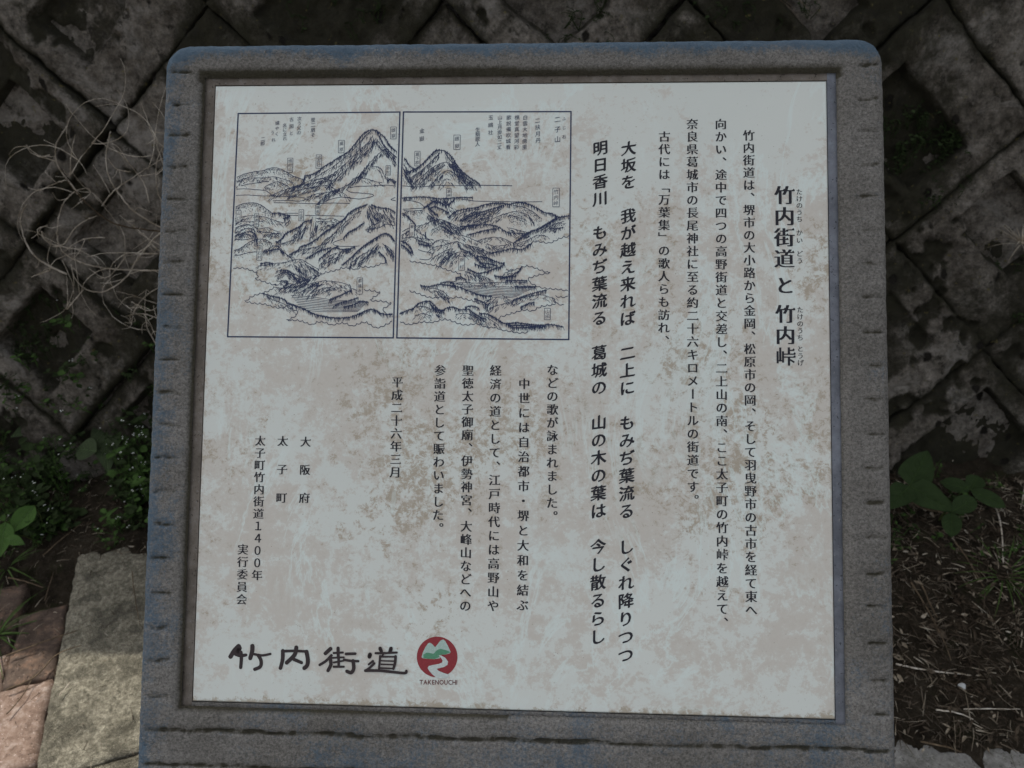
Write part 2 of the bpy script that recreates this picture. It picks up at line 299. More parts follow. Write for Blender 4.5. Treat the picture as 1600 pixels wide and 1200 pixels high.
('s',[(341.0,209.7),(346.8,210.8),(352.6,210.2)]),
('h',[(277.4,222.8),(286.7,219.3),(295.9,216.9),(302.9,214.5)]),
('s',[(289.1,229.8),(296.1,227.4),(304.2,225.0),(311.1,222.7),(319.2,224.4),(325.0,220.3),(334.2,218.5),(341.1,217.8)]),
('t',[(307.6,221.5),(314.5,218.0),(320.3,216.8)]),
('l',[(286.9,233.3),(288.6,229.8)]),
('t',[(189.9,229.2),(196.8,225.6),(203.8,223.2),(208.4,218.5),(216.6,216.1),(221.3,217.3),(226.1,221.9),(230.8,225.4),(236.6,222.5),(242.4,221.8),(249.5,224.2),(256.5,223.5),(261.2,226.4),(268.2,231.1),(274.1,233.4)]),
('H',[(221.3,219.6),(226.1,225.4),(230.9,227.8)]),
('d',[(207.3,222.0),(214.3,220.8),(221.4,224.3)]),
('h',[(206.3,230.2),(213.3,227.9),(220.4,230.2)]),
('T',[(220.2,218.4),(226.1,224.3),(233.2,225.4)]),
('t',[(254.1,221.8),(261.1,220.6),(267.0,222.9)]),
('s',[(190.0,233.9),(198.3,237.9),(206.4,236.7),(213.4,234.9),(219.3,236.0),(226.3,234.8),(233.3,232.4),(240.3,233.6),(247.4,236.5),(256.7,238.2),(263.7,236.4),(270.7,238.1),(276.5,240.9),(283.5,239.7),(289.3,242.6),(297.4,243.7),(305.6,245.4),(314.8,244.8)]),
('T',[(268.2,227.6),(276.4,228.7),(283.4,232.2),(290.4,236.8),(297.4,237.9)]),
('h',[(272.9,229.9),(279.9,234.5),(286.9,239.1)]),
('h',[(244.9,228.9),(254.2,227.6),(262.4,229.9),(270.6,235.7)]),
('h',[(258.9,226.4),(267.1,232.2),(275.3,236.9)]),
('T',[(293.9,237.9),(303.1,236.7),(314.7,237.8),(326.3,238.9),(337.8,238.2),(348.2,240.5)]),
('T',[(298.6,241.4),(309.0,241.3),(320.5,240.7),(332.1,240.0)]),
('T',[(296.2,239.7),(306.6,239.0),(317.1,239.5),(328.6,241.2)]),
]
BOXL=[[24.9, 29.0], [186.6, 28.5], [184.9, 251.8], [22.2, 251.8]]
BOXR=[[190.1, 28.5], [354.4, 29.2], [353.9, 252.3], [188.4, 251.8]]
LOGO=[[4.02, [43.4, 547.3], [39.5, 551.4], [36.0, 557.1]], [2.83, [40.8, 554.7], [45.5, 556.0], [50.7, 555.2]], [4.72, [43.8, 549.0], [42.5, 553.5]], [3.07, [45.9, 552.9], [46.5, 558.5], [46.2, 566.9]], [3.78, [56.8, 546.8], [56.7, 551.5], [55.1, 558.0]], [2.13, [58.8, 554.2], [66.4, 555.2], [74.4, 553.6]], [3.07, [62.9, 555.3], [65.6, 560.2], [65.0, 565.6], [59.8, 568.2]], [3.31, [86.2, 550.5], [86.2, 558.6], [84.4, 566.5]], [2.36, [85.9, 550.8], [97.5, 550.2], [109.3, 550.5]], [3.54, [108.9, 550.8], [110.4, 558.0], [109.8, 563.4], [107.2, 565.9]], [3.54, [99.1, 547.1], [97.6, 553.8], [90.3, 561.3]], [2.83, [97.2, 558.1], [104.5, 560.9]], [3.31, [131.8, 547.4], [127.0, 551.8]], [2.36, [132.8, 553.5], [127.8, 558.7], [121.9, 562.5]], [3.07, [131.7, 555.8], [132.5, 561.9], [130.0, 567.5]], [2.83, [139.0, 546.7], [139.4, 555.0]], [1.89, [135.0, 551.2], [143.7, 550.5]], [1.65, [134.0, 555.7], [144.7, 554.9]], [2.36, [139.8, 555.6], [140.0, 562.8]], [1.65, [135.3, 559.9], [144.8, 558.0]], [1.89, [135.4, 563.8], [144.9, 563.6]], [2.36, [146.8, 551.7], [155.5, 551.3]], [2.13, [145.0, 557.1], [150.7, 557.9], [158.6, 558.1]], [3.07, [153.6, 558.0], [154.4, 564.7], [152.2, 568.8], [148.0, 567.7]], [3.31, [169.6, 551.7], [169.0, 553.8]], [1.89, [172.5, 557.6], [168.6, 560.8]], [2.13, [173.7, 559.8], [169.8, 563.7], [165.5, 566.9]], [2.36, [165.5, 566.6], [178.5, 566.3], [192.2, 567.3], [203.1, 567.9], [204.3, 565.9]], [3.07, [179.1, 545.9], [180.3, 548.5]], [3.07, [189.4, 545.7], [188.4, 548.8]], [1.89, [174.9, 550.3], [183.8, 550.0], [195.0, 549.2]], [1.65, [182.7, 550.1], [181.0, 552.9]], [1.89, [179.3, 552.9], [178.4, 565.2]], [1.54, [179.3, 553.5], [194.4, 553.1]], [2.36, [193.9, 552.8], [193.4, 559.3], [192.1, 564.1]], [1.3, [180.5, 557.1], [192.0, 557.2]], [1.3, [180.6, 560.4], [192.1, 560.4]], [1.42, [179.6, 563.8], [192.1, 564.0]]]
EMBLEM=[[[252.2, 552.0], [252.2, 553.6], [252.0, 555.3], [251.6, 556.9], [251.2, 558.4], [250.6, 559.9], [249.8, 561.4], [248.9, 562.8], [247.9, 564.1], [246.8, 565.4], [245.6, 566.5], [244.3, 567.5], [242.9, 568.4], [241.4, 569.2], [239.9, 569.9], [238.3, 570.4], [236.7, 570.8], [235.1, 571.1], [233.4, 571.2], [231.7, 571.1], [230.0, 571.0], [228.4, 570.7], [226.8, 570.2], [225.2, 569.6], [223.7, 568.9], [222.3, 568.1], [221.0, 567.1], [219.7, 566.0], [218.5, 564.9], [217.5, 563.6], [216.6, 562.3], [215.8, 560.8], [215.1, 559.3], [214.6, 557.8], [214.2, 556.2], [213.9, 554.6], [213.8, 553.0], [213.9, 551.3], [214.0, 549.7], [214.4, 548.1], [214.8, 546.5], [215.5, 545.0], [216.2, 543.5], [217.1, 542.1], [218.1, 540.8], [219.2, 539.5], [220.4, 538.4], [221.7, 537.4], [223.1, 536.5], [224.6, 535.7], [226.1, 535.0], [227.7, 534.5], [229.4, 534.1], [231.0, 533.8], [232.7, 533.7], [234.4, 533.7], [236.0, 533.9], [237.7, 534.2], [239.3, 534.7], [240.8, 535.3], [242.3, 536.0], [243.8, 536.8], [245.1, 537.8], [246.4, 538.9], [247.5, 540.1], [248.6, 541.3], [249.5, 542.7], [250.3, 544.1], [251.0, 545.6], [251.5, 547.2], [251.9, 548.8], [252.1, 550.4]], [[218.3, 553.1], [219.5, 548.6], [221.9, 543.6], [224.4, 540.1], [225.9, 539.5], [227.9, 540.5], [231.0, 543.6], [233.5, 540.4], [235.9, 537.3], [238.5, 536.2], [240.5, 537.7], [243.1, 542.1], [245.7, 547.5], [245.2, 548.7], [240.7, 550.1], [236.2, 550.4], [235.2, 550.2], [235.7, 553.6], [230.7, 554.5], [223.6, 554.4], [219.6, 554.0]], [[220.0, 550.6], [223.5, 548.5], [229.6, 549.6], [232.6, 546.3], [236.1, 544.8], [241.7, 546.1], [245.7, 547.7], [240.7, 550.0], [236.2, 550.3], [234.7, 552.7], [230.7, 554.4], [223.6, 554.3], [220.1, 553.7]], [[234.4, 550.7], [236.7, 550.9], [240.8, 553.0], [243.4, 556.4], [242.9, 559.4], [239.9, 561.4], [235.9, 562.5], [232.9, 563.3], [234.4, 565.0], [239.0, 566.8], [244.3, 568.3], [244.9, 570.1], [242.1, 571.4], [238.1, 572.0], [232.8, 571.5], [228.9, 568.6], [225.8, 565.2], [224.3, 562.8], [225.3, 561.0], [228.8, 560.0], [234.8, 558.8], [237.8, 557.5], [238.3, 555.5], [237.0, 553.6]]]
TAKE=[[216.9, 578.0], [252.3, 577.3]]
VINES=[[[-1.021,1.059,0.937],[-1.049,1.042,0.904],[-1.062,1.037,0.865],[-1.052,1.031,0.833],[-1.034,1.018,0.817],[-1.017,1.001,0.803]],[[-1.079,0.985,0.92],[-1.077,0.992,0.898],[-1.023,0.981,0.886]],[[-1.137,1.018,0.812],[-1.115,1.018,0.805],[-1.075,1.019,0.82],[-1.035,1.005,0.834]],[[-0.966,0.987,0.941],[-0.983,0.976,0.901],[-1.004,0.978,0.854]],[[-0.953,1.032,0.913],[-0.993,1.02,0.878],[-1.023,1.007,0.842]],[[-1.016,0.976,0.854],[-0.986,0.954,0.823],[-0.947,0.941,0.783],[-0.908,0.938,0.757],[-0.827,0.942,0.741],[-0.777,0.934,0.741]],[[-0.99,1.0,0.752],[-1.041,0.995,0.73],[-1.086,0.991,0.687],[-1.116,0.996,0.681],[-1.125,0.986,0.701],[-1.133,0.998,0.714]],[[-1.101,0.942,0.804],[-1.126,0.943,0.776],[-1.132,0.934,0.734],[-1.117,0.919,0.697],[-1.088,0.915,0.669],[-1.055,0.916,0.648]],[[-1.166,0.947,0.623],[-1.128,0.968,0.631]],[[-1.037,1.025,0.8],[-1.075,1.026,0.771],[-1.092,1.009,0.735],[-1.104,0.997,0.688],[-1.091,0.992,0.656],[-1.039,0.972,0.644],[-0.995,0.987,0.624],[-0.936,0.981,0.624],[-0.884,0.985,0.621],[-0.824,0.979,0.637]],[[-1.073,0.967,0.646],[-1.065,0.95,0.62],[-1.049,0.952,0.588],[-1.003,0.946,0.587],[-0.942,0.947,0.622],[-0.917,0.976,0.654],[-0.874,0.989,0.696],[-0.831,0.993,0.728]],[[-0.893,0.998,0.944],[-0.918,0.994,0.894],[-0.919,0.98,0.853],[-0.905,0.973,0.815],[-0.88,0.958,0.786],[-0.85,0.96,0.757],[-0.787,0.937,0.732]],[[-0.899,0.965,0.898],[-0.887,0.964,0.875],[-0.853,0.957,0.871]],[[-0.856,1.086,0.979],[-0.837,1.057,0.937],[-0.828,1.048,0.887],[-0.825,1.046,0.847]],[[-0.887,0.975,0.92],[-0.855,0.961,0.889],[-0.837,0.962,0.846],[-0.833,0.953,0.802]],[[-0.77,1.026,0.895],[-0.818,1.014,0.873],[-0.87,0.993,0.847],[-0.931,0.998,0.811],[-0.969,0.997,0.777]],[[-0.918,0.974,0.576],[-0.921,0.951,0.548],[-0.93,0.944,0.486],[-0.913,0.932,0.437]],[[-0.978,0.951,0.584],[-0.944,0.96,0.567],[-0.899,0.96,0.547],[-0.845,0.96,0.535]],[[-1.071,0.973,0.576],[-1.114,0.949,0.536]],[[-0.898,1.004,0.708],[-0.87,0.985,0.679],[-0.834,0.985,0.657]],[[-0.995,0.918,0.69],[-0.947,0.911,0.703],[-0.889,0.906,0.707],[-0.827,0.914,0.7]],[[-1.047,0.913,0.7],[-1.0,0.926,0.727],[-0.942,0.924,0.735]],[[-0.807,1.062,0.909],[-0.841,1.052,0.859],[-0.843,1.02,0.802],[-0.828,1.011,0.763]],[[-0.95,0.917,0.511],[-0.933,0.922,0.549],[-0.898,0.932,0.584],[-0.859,0.938,0.604]],[[-1.039,0.993,0.771],[-1.001,1.019,0.796],[-1.007,1.024,0.808],[-1.023,1.003,0.809]],[[-0.913,0.959,0.772],[-0.891,0.965,0.74],[-0.856,0.947,0.72],[-0.803,0.944,0.685]],[[-1.098,0.932,0.727],[-1.101,0.943,0.744],[-1.082,0.954,0.749]],[[-1.027,0.958,0.639],[-0.995,0.952,0.619],[-0.962,0.957,0.64],[-0.944,0.978,0.66]],[[-0.835,0.905,0.591],[-0.884,0.901,0.562],[-0.92,0.903,0.584]],[[-0.95,0.907,0.542],[-0.905,0.908,0.549],[-0.857,0.911,0.523]]]
LEAVES=[('A', [-1.258, 0.976, 0.2], [-1.373, 0.894, 0.18], 26, 1), ('A', [-1.221, 0.957, 0.16], [-1.297, 0.957, 0.15], 22, 1), ('A', [-1.162, 1.054, 0.24], [-1.164, 0.986, 0.2], 24, 2), ('A', [-1.142, 0.959, 0.2], [-1.076, 0.802, 0.15], 36, 1), ('A', [-1.167, 1.007, 0.21], [-1.117, 0.923, 0.19], 22, 1), ('A', [-1.114, 0.841, 0.18], [-1.183, 0.863, 0.17], 34, 1), ('A', [-1.331, 1.093, 0.2], [-1.301, 0.996, 0.19], 16, 2), ('B', [-1.224, 0.705, 0.12], [-1.254, 0.634, 0.1], 25, 3), ('B', [-1.266, 0.65, 0.12], [-1.236, 0.563, 0.1], 24, 3), ('B', [-1.234, 0.6, 0.12], [-1.189, 0.59, 0.11], 14, 3), ('C', [0.889, 0.759, 0.18], [0.958, 0.853, 0.21], 44, 0), ('C', [0.889, 0.759, 0.18], [0.807, 0.682, 0.18], 34, 0), ('C', [0.889, 0.759, 0.18], [0.962, 0.691, 0.17], 38, 0), ('D', [0.965, 0.695, 0.16], [1.034, 0.734, 0.17], 26, 0), ('D', [0.965, 0.695, 0.16], [0.941, 0.63, 0.15], 24, 0), ('D', [0.965, 0.695, 0.16], [0.931, 0.746, 0.17], 22, 0), ('E', [1.047, 0.78, 0.15], [1.081, 0.821, 0.16], 24, 0), ('E', [1.047, 0.78, 0.15], [1.112, 0.734, 0.14], 20, 0), ('E', [1.047, 0.78, 0.15], [0.981, 0.797, 0.16], 20, 0)]
TWIGS=[[[-1.136,0.356,0.045],[-1.072,0.394,0.045],[-1.012,0.425,0.045]],[[-1.089,0.277,0.045],[-1.045,0.308,0.045],[-1.026,0.363,0.045],[-0.983,0.388,0.045]],[[-1.057,0.224,0.045],[-1.047,0.264,0.045],[-1.049,0.315,0.045]],[[-0.962,0.594,0.045],[-0.916,0.51,0.045],[-0.875,0.441,0.045]],[[-1.207,0.638,0.045],[-1.178,0.691,0.045],[-1.14,0.729,0.045]],[[-1.254,0.567,0.045],[-1.21,0.558,0.045],[-1.153,0.541,0.045]],[[-1.13,0.504,0.045],[-1.154,0.589,0.045]],[[-0.969,0.269,0.045],[-0.963,0.299,0.045]],[[0.897,0.805,0.045],[0.927,0.767,0.045],[0.95,0.746,0.045],[0.993,0.739,0.045]],[[0.998,0.79,0.045],[0.999,0.743,0.045],[0.982,0.682,0.045],[0.991,0.625,0.045],[1.002,0.552,0.045]],[[1.085,0.85,0.045],[1.105,0.788,0.045],[1.108,0.725,0.045],[1.065,0.608,0.045]],[[0.862,0.286,0.045],[0.91,0.285,0.045],[0.974,0.29,0.045]],[[0.804,0.279,0.045],[0.845,0.275,0.045],[0.875,0.268,0.045]],[[1.059,0.968,0.045],[1.108,1.007,0.045]],[[1.075,0.924,0.045],[1.115,0.962,0.045],[1.171,0.986,0.045]],[[0.757,0.373,0.045],[0.817,0.361,0.045],[0.904,0.356,0.045]],[[0.759,0.224,0.045],[0.807,0.213,0.045],[0.828,0.205,0.045]],[[0.845,0.557,0.045],[0.863,0.497,0.045],[0.865,0.417,0.045],[0.869,0.379,0.045]],[[0.867,0.557,0.045],[0.873,0.489,0.045],[0.874,0.473,0.045]],[[1.299,1.056,0.045],[1.276,0.953,0.045],[1.176,0.769,0.045]]]
CAM=[0.03303, -0.58942, 1.46102]
TLP=[-0.3, 0.19284, 1.24981]
ROT=[[0.998951, 0.009478, -0.044804], [0.041683, -0.59339, 0.803835], [-0.018967, -0.804859, -0.593163]]
TWL=["dark twig crossing the soiled pavers, upper of two near the left grass","long dark bowed twig reaching onto the kerb slab, lower of two on the left pavers","short dark twig at the left edge beside the bowed one","pale dry stem lying in the joint close to the left frame edge","thin bent stem on the bare soil above the paving","thin stem at the left edge on the soil behind the pavers","upright thin straw left of the kerb slab end","tiny brown twig on the corner of the kerb slab",
"thick curved brown stick under the three-lobed plant right of the sign","long bent brown branch running down through the litter right of the sign","long arched green-brown stem over the litter toward the right edge","long straight pale stem near the right edge below the pebble","short pale straw right under the litter middle beside the sign","short pale chip above the three-lobed plant","forked pale bit behind the three-lobed plants","thin straight straw left of the pebble","pale curved straw at the edge of the concrete at lower right","long slanting brown stem beside the lower right frame edge","thin stem crossing the slanting one beside the frame edge","broad pale dry stalk near the right edge by the seedling"]
# ---------------------------------------------------------------- camera, light, exposure
sc=bpy.context.scene
for o in list(bpy.data.objects): bpy.data.objects.remove(o)
col=sc.collection
cam_d=bpy.data.cameras.new('camera'); cam=bpy.data.objects.new('camera',cam_d); col.objects.link(cam)
cam_d.sensor_width=36; cam_d.lens=36*1200/1600; cam_d.clip_start=.02; cam_d.clip_end=500
_R=Matrix(ROT)@Matrix(((1,0,0),(0,-1,0),(0,0,-1)))
_M=_R.to_4x4(); _M.translation=Vector(CAM); cam.matrix_world=_M
sc.camera=cam
SUND=Vector((-.40,.50,1.0)).normalized()
w=bpy.data.worlds.new('World'); sc.world=w; w.use_nodes=True
wn=w.node_tree; bg=wn.nodes['Background']; sky=wn.nodes.new('ShaderNodeTexSky'); sky.sky_type='NISHITA'; sky.sun_disc=False
sky.sun_elevation=math.asin(SUND.z); sky.sun_rotation=math.atan2(SUND.x,SUND.y)
sky.dust_density=4.0
hs=wn.nodes.new('ShaderNodeHueSaturation'); hs.inputs['Saturation'].default_value=.27     # thin white haze over the blue
wn.links.new(sky.outputs[0],hs.inputs['Color']); wn.links.new(hs.outputs[0],bg.inputs[0]); bg.inputs[1].default_value=.15
sd=bpy.data.lights.new('sun','SUN'); sd.energy=2.6; sd.angle=math.radians(.53); sd.color=(1,.94,.84)
so=bpy.data.objects.new('sun',sd); col.objects.link(so); so.rotation_euler=SUND.to_track_quat('Z','Y').to_euler()
vs=sc.view_settings; vs.view_transform='Standard'; vs.look='None'; vs.gamma=1; vs.use_curve_mapping=False
vs.exposure=.72
cam_d.dof.use_dof=True; cam_d.dof.focus_distance=.77; cam_d.dof.aperture_fstop=11
# ---------------------------------------------------------------- helpers
rnd=random.Random(11); nr=np.random.RandomState(5)
def _h(ix,iy,s):
    n=(ix.astype(np.int64)*374761393+iy.astype(np.int64)*668265263+s*982451653)&0x7fffffff
    n=((n^(n>>13))*1274126177)&0x7fffffff
    return ((n^(n>>16))&0xffff)/65535.
def vnoise(x,y,s=0):
    ix=np.floor(x);iy=np.floor(y);fx=x-ix;fy=y-iy;fx=fx*fx*(3-2*fx);fy=fy*fy*(3-2*fy)
    a=_h(ix,iy,s);b=_h(ix+1,iy,s);c=_h(ix,iy+1,s);d=_h(ix+1,iy+1,s)
    return (a*(1-fx)+b*fx)*(1-fy)+(c*(1-fx)+d*fx)*fy
def fbm(x,y,s=0,o=4):
    x=np.asarray(x,float);y=np.asarray(y,float);r=0;a=.5
    for k in range(o): r=r+a*vnoise(x,y,s+k);x=x*2.03+3.1;y=y*2.03+1.7;a*=.5
    return r
def mesh(name,V,F,mat=None,parent=None,smooth=False,link=True):
    m=bpy.data.meshes.new(name); m.from_pydata([tuple(map(float,v)) for v in V],[],[tuple(map(int,f)) for f in F]); m.update()
    if smooth: m.polygons.foreach_set('use_smooth',[True]*len(m.polygons))
    o=bpy.data.objects.new(name,m)
    for mm_ in (mat if isinstance(mat,(list,tuple)) else [mat] if mat else []): m.materials.append(mm_)
    col.objects.link(o)
    if parent: o.parent=parent
    return o
def empty(name,loc=(0,0,0)):
    o=bpy.data.objects.new(name,None); o.location=loc; o.empty_display_size=.05; col.objects.link(o); return o
def tag(o,label=None,cat=None,group=None,kind=None):
    if label:o['label']=label
    if cat:o['category']=cat
    if group:o['group']=group
    if kind:o['kind']=kind
    return o
class MB:
    def __init__(s): s.V=[];s.F=[];s.mi=[]
    def add(s,V,F,mi=0):
        b=len(s.V); s.V+= [tuple(v) for v in V]; s.F+=[tuple(i+b for i in f) for f in F]; s.mi+=[mi]*len(F)
    def tube(s,pts,r0,r1=None,n=5,mi=0):
        r1=r0 if r1 is None else r1; pts=[Vector(p) for p in pts]; V=[];F=[]
        up=Vector((.31,.2,.93))
        for i,p in enumerate(pts):
            t=(pts[min(i+1,len(pts)-1)]-pts[max(i-1,0)]); t=t.normalized() if t.length>1e-9 else Vector((0,0,1))
            a=t.cross(up); a=a.normalized() if a.length>1e-4 else Vector((1,0,0)); b=t.cross(a)
            r=r0+(r1-r0)*i/max(1,len(pts)-1)
            for k in range(n):
                an=2*math.pi*k/n; V.append(p+a*math.cos(an)*r+b*math.sin(an)*r)
        for i in range(len(pts)-1):
            for k in range(n): F.append((i*n+k,i*n+(k+1)%n,(i+1)*n+(k+1)%n,(i+1)*n+k))
        F.append(tuple(range(n))[::-1]); F.append(tuple((len(pts)-1)*n+k for k in range(n)))
        s.add(V,F,mi)
    def build(s,name,mat,parent=None,smooth=True):
        o=mesh(name,s.V,s.F,mat,parent,smooth)
        if any(s.mi): o.data.polygons.foreach_set('material_index',s.mi)
        return o
def smoothline(pts,n=5):
    P=[Vector(p) for p in pts]
    if len(P)<3: return [P[0].lerp(P[-1],i/n) for i in range(n+1)]
    out=[]
    for i in range(len(P)-1):
        a=P[max(i-1,0)];b=P[i];c=P[i+1];d=P[min(i+2,len(P)-1)]
        for k in range(n):
            t=k/n; out.append(.5*((2*b)+(c-a)*t+(2*a-5*b+4*c-d)*t*t+(3*b-a-3*c+d)*t**3))
    out.append(P[-1]); return out
# ---------------------------------------------------------------- materials
class NT:
    def __init__(s,name,rough=.9,spec=.3):
        s.m=bpy.data.materials.new(name); s.m.use_nodes=True; s.t=s.m.node_tree; s.n=s.t.nodes
        s.b=s.n['Principled BSDF']; s.b.inputs['Roughness'].default_value=rough; s.b.inputs['Specular IOR Level'].default_value=spec
        s.co=s.n.new('ShaderNodeTexCoord').outputs['Object']
    def _in(s,sock,v):
        if hasattr(v,'is_linked') or hasattr(v,'links'): s.t.links.new(v,sock)
        else:
            try: sock.default_value=v
            except Exception: sock.default_value=tuple(v)+(1,) if len(v)==3 else v
    def noise(s,scale,detail=5,rough=.55,dist=0,vec=None,col=False):
        n=s.n.new('ShaderNodeTexNoise'); s._in(n.inputs['Vector'],vec or s.co)
        for k,v in (('Scale',scale),('Detail',detail),('Roughness',rough),('Distortion',dist)): n.inputs[k].default_value=v
        return n.outputs['Color' if col else 'Fac']
    def voro(s,scale,feat='F1',vec=None,out='Distance',rand=1):
        n=s.n.new('ShaderNodeTexVoronoi'); n.feature=feat; s._in(n.inputs['Vector'],vec or s.co); n.inputs['Scale'].default_value=scale; n.inputs['Randomness'].default_value=rand
        return n.outputs[out]
    def ramp(s,f,*st):
        r=s.n.new('ShaderNodeValToRGB'); s._in(r.inputs[0],f); e=r.color_ramp.elements
        while len(e)<len(st): e.new(.5)
        for i,(p,c) in enumerate(st):
            e[i].position=p; c=(c,c,c) if isinstance(c,(int,float)) else c; e[i].color=tuple(c)+(1,)
        return r.outputs[0]
    def mix(s,f,a,b,mode='MIX'):
        n=s.n.new('ShaderNodeMix'); n.data_type='RGBA'; n.blend_type=mode
        s._in(n.inputs[0],f)
        for k,v in ((6,a),(7,b)): s._in(n.inputs[k],v if not isinstance(v,tuple) or len(v)==4 else v+(1,))
        return n.outputs[2]
    def math(s,op,a,b=0,c=0,clamp=False):
        n=s.n.new('ShaderNodeMath'); n.operation=op; n.use_clamp=clamp
        for k,v in ((0,a),(1,b),(2,c)): s._in(n.inputs[k],v)
        return n.outputs[0]
    def mapped(s,scale=(1,1,1),rot=(0,0,0),loc=(0,0,0),vec=None):
        n=s.n.new('ShaderNodeMapping'); s._in(n.inputs['Vector'],vec or s.co); n.inputs['Scale'].default_value=scale; n.inputs['Rotation'].default_value=rot; n.inputs['Location'].default_value=loc
        return n.outputs[0]
    def sep(s,k,vec=None):
        n=s.n.new('ShaderNodeSeparateXYZ'); s._in(n.inputs[0],vec or s.co); return n.outputs[k]
    def attr(s,name,out='Fac'):
        n=s.n.new('ShaderNodeAttribute'); n.attribute_name=name; return n.outputs[out]
    def randobj(s): return s.n.new('ShaderNodeObjectInfo').outputs['Random']
    def color(s,v): s._in(s.b.inputs['Base Color'],v if not (isinstance(v,tuple) and len(v)==3) else v+(1,)); return s
    def bump(s,h,dist=.002,st=1,prev=None):
        n=s.n.new('ShaderNodeBump'); n.inputs['Distance'].default_value=dist; n.inputs['Strength'].default_value=st; s._in(n.inputs['Height'],h)
        if prev is not None: s._in(n.inputs['Normal'],prev)
        s._in(s.b.inputs['Normal'],n.outputs[0]); return n.outputs[0]
def leafmat(name,c1,c2,rough=.55,trans=.25):
    n=NT(name,.8,.12); r=n.randobj(); x=n.noise(60,3)
    k=n.mix(n.noise(9,2),c1,c2); k=n.mix(n.ramp(x,(.3,0),(.75,.5)),k,tuple(q*1.5 for q in c2)); n.color(k)
    n.b.inputs['Transmission Weight'].default_value=0
    n.bump(n.noise(300,3),.0006,.6); return n.m
# concrete wall blocks
def wallmat():
    n=NT('weathered_mossy_concrete',.95,.15)
    W=n.n.new('ShaderNodeNewGeometry').outputs['Position']
    base=n.ramp(n.noise(7,9,.78,vec=W),(.32,(.055,.046,.036)),(.46,(.155,.136,.112)),(.64,(.33,.30,.26)))
    fine=n.noise(180,5,.7,vec=W)
    base=n.mix(.55,base,n.ramp(fine,(.3,.3),(.7,.9)),'MULTIPLY'); base=n.mix(.85,base,n.ramp(n.noise(55,7,.8,vec=W),(.34,.25),(.5,.9),(.66,1.45)),'MULTIPLY')
    pale=n.ramp(n.noise(5.5,7,.7,1.2,vec=n.mapped(loc=(3,1,7),vec=W)),(.53,0),(.62,.65)); base=n.mix(pale,base,n.mix(fine,(.17,.155,.135),(.36,.34,.31)))
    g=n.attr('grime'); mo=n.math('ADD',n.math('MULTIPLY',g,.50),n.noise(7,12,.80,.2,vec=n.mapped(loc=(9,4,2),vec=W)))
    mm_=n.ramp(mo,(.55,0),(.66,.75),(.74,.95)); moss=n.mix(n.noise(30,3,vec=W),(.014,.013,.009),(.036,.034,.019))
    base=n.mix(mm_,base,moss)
    spot=n.ramp(n.noise(26,8,.8,vec=n.mapped(loc=(1,8,2),vec=W)),(.56,0),(.62,.85)); base=n.mix(spot,base,(.025,.023,.018))
    pit=n.ramp(n.math('ADD',n.voro(16,vec=n.mapped(scale=(1,1,.6),vec=W)),n.math('MULTIPLY',n.noise(40,4,vec=W),.35)),(.27,1),(.33,0)); base=n.mix(pit,base,(.015,.013,.010))
    li=n.ramp(n.noise(70,3,.6,vec=n.mapped(loc=(5,5,5),vec=W)),(.66,0),(.72,.7)); base=n.mix(li,base,(.14,.12,.045))
    n.color(base)
    b=n.bump(n.math('SUBTRACT',n.noise(22,9,.75,vec=W),n.math('MULTIPLY',pit,.5)),.018,1); n.bump(n.noise(150,5,.8,vec=W),.004,1,b)
    return n.m
def soilmat(name='dark_soil',c=((.012,.009,.006),(.035,.028,.019),(.075,.062,.045))):
    n=NT(name,1,.1); k=n.ramp(n.noise(22,8,.75),(.32,c[0]),(.52,c[1]),(.75,c[2]))
    k=n.mix(n.ramp(n.noise(160,3,.7),(.62,0),(.7,.6)),k,(.13,.11,.085)); k=n.mix(n.ramp(n.noise(14,4),(.58,0),(.68,.5)),k,(.02,.026,.008)); n.color(k)
    b=n.bump(n.noise(40,8,.75),.012,1); n.bump(n.noise(240,4,.8),.004,1,b); return n.m
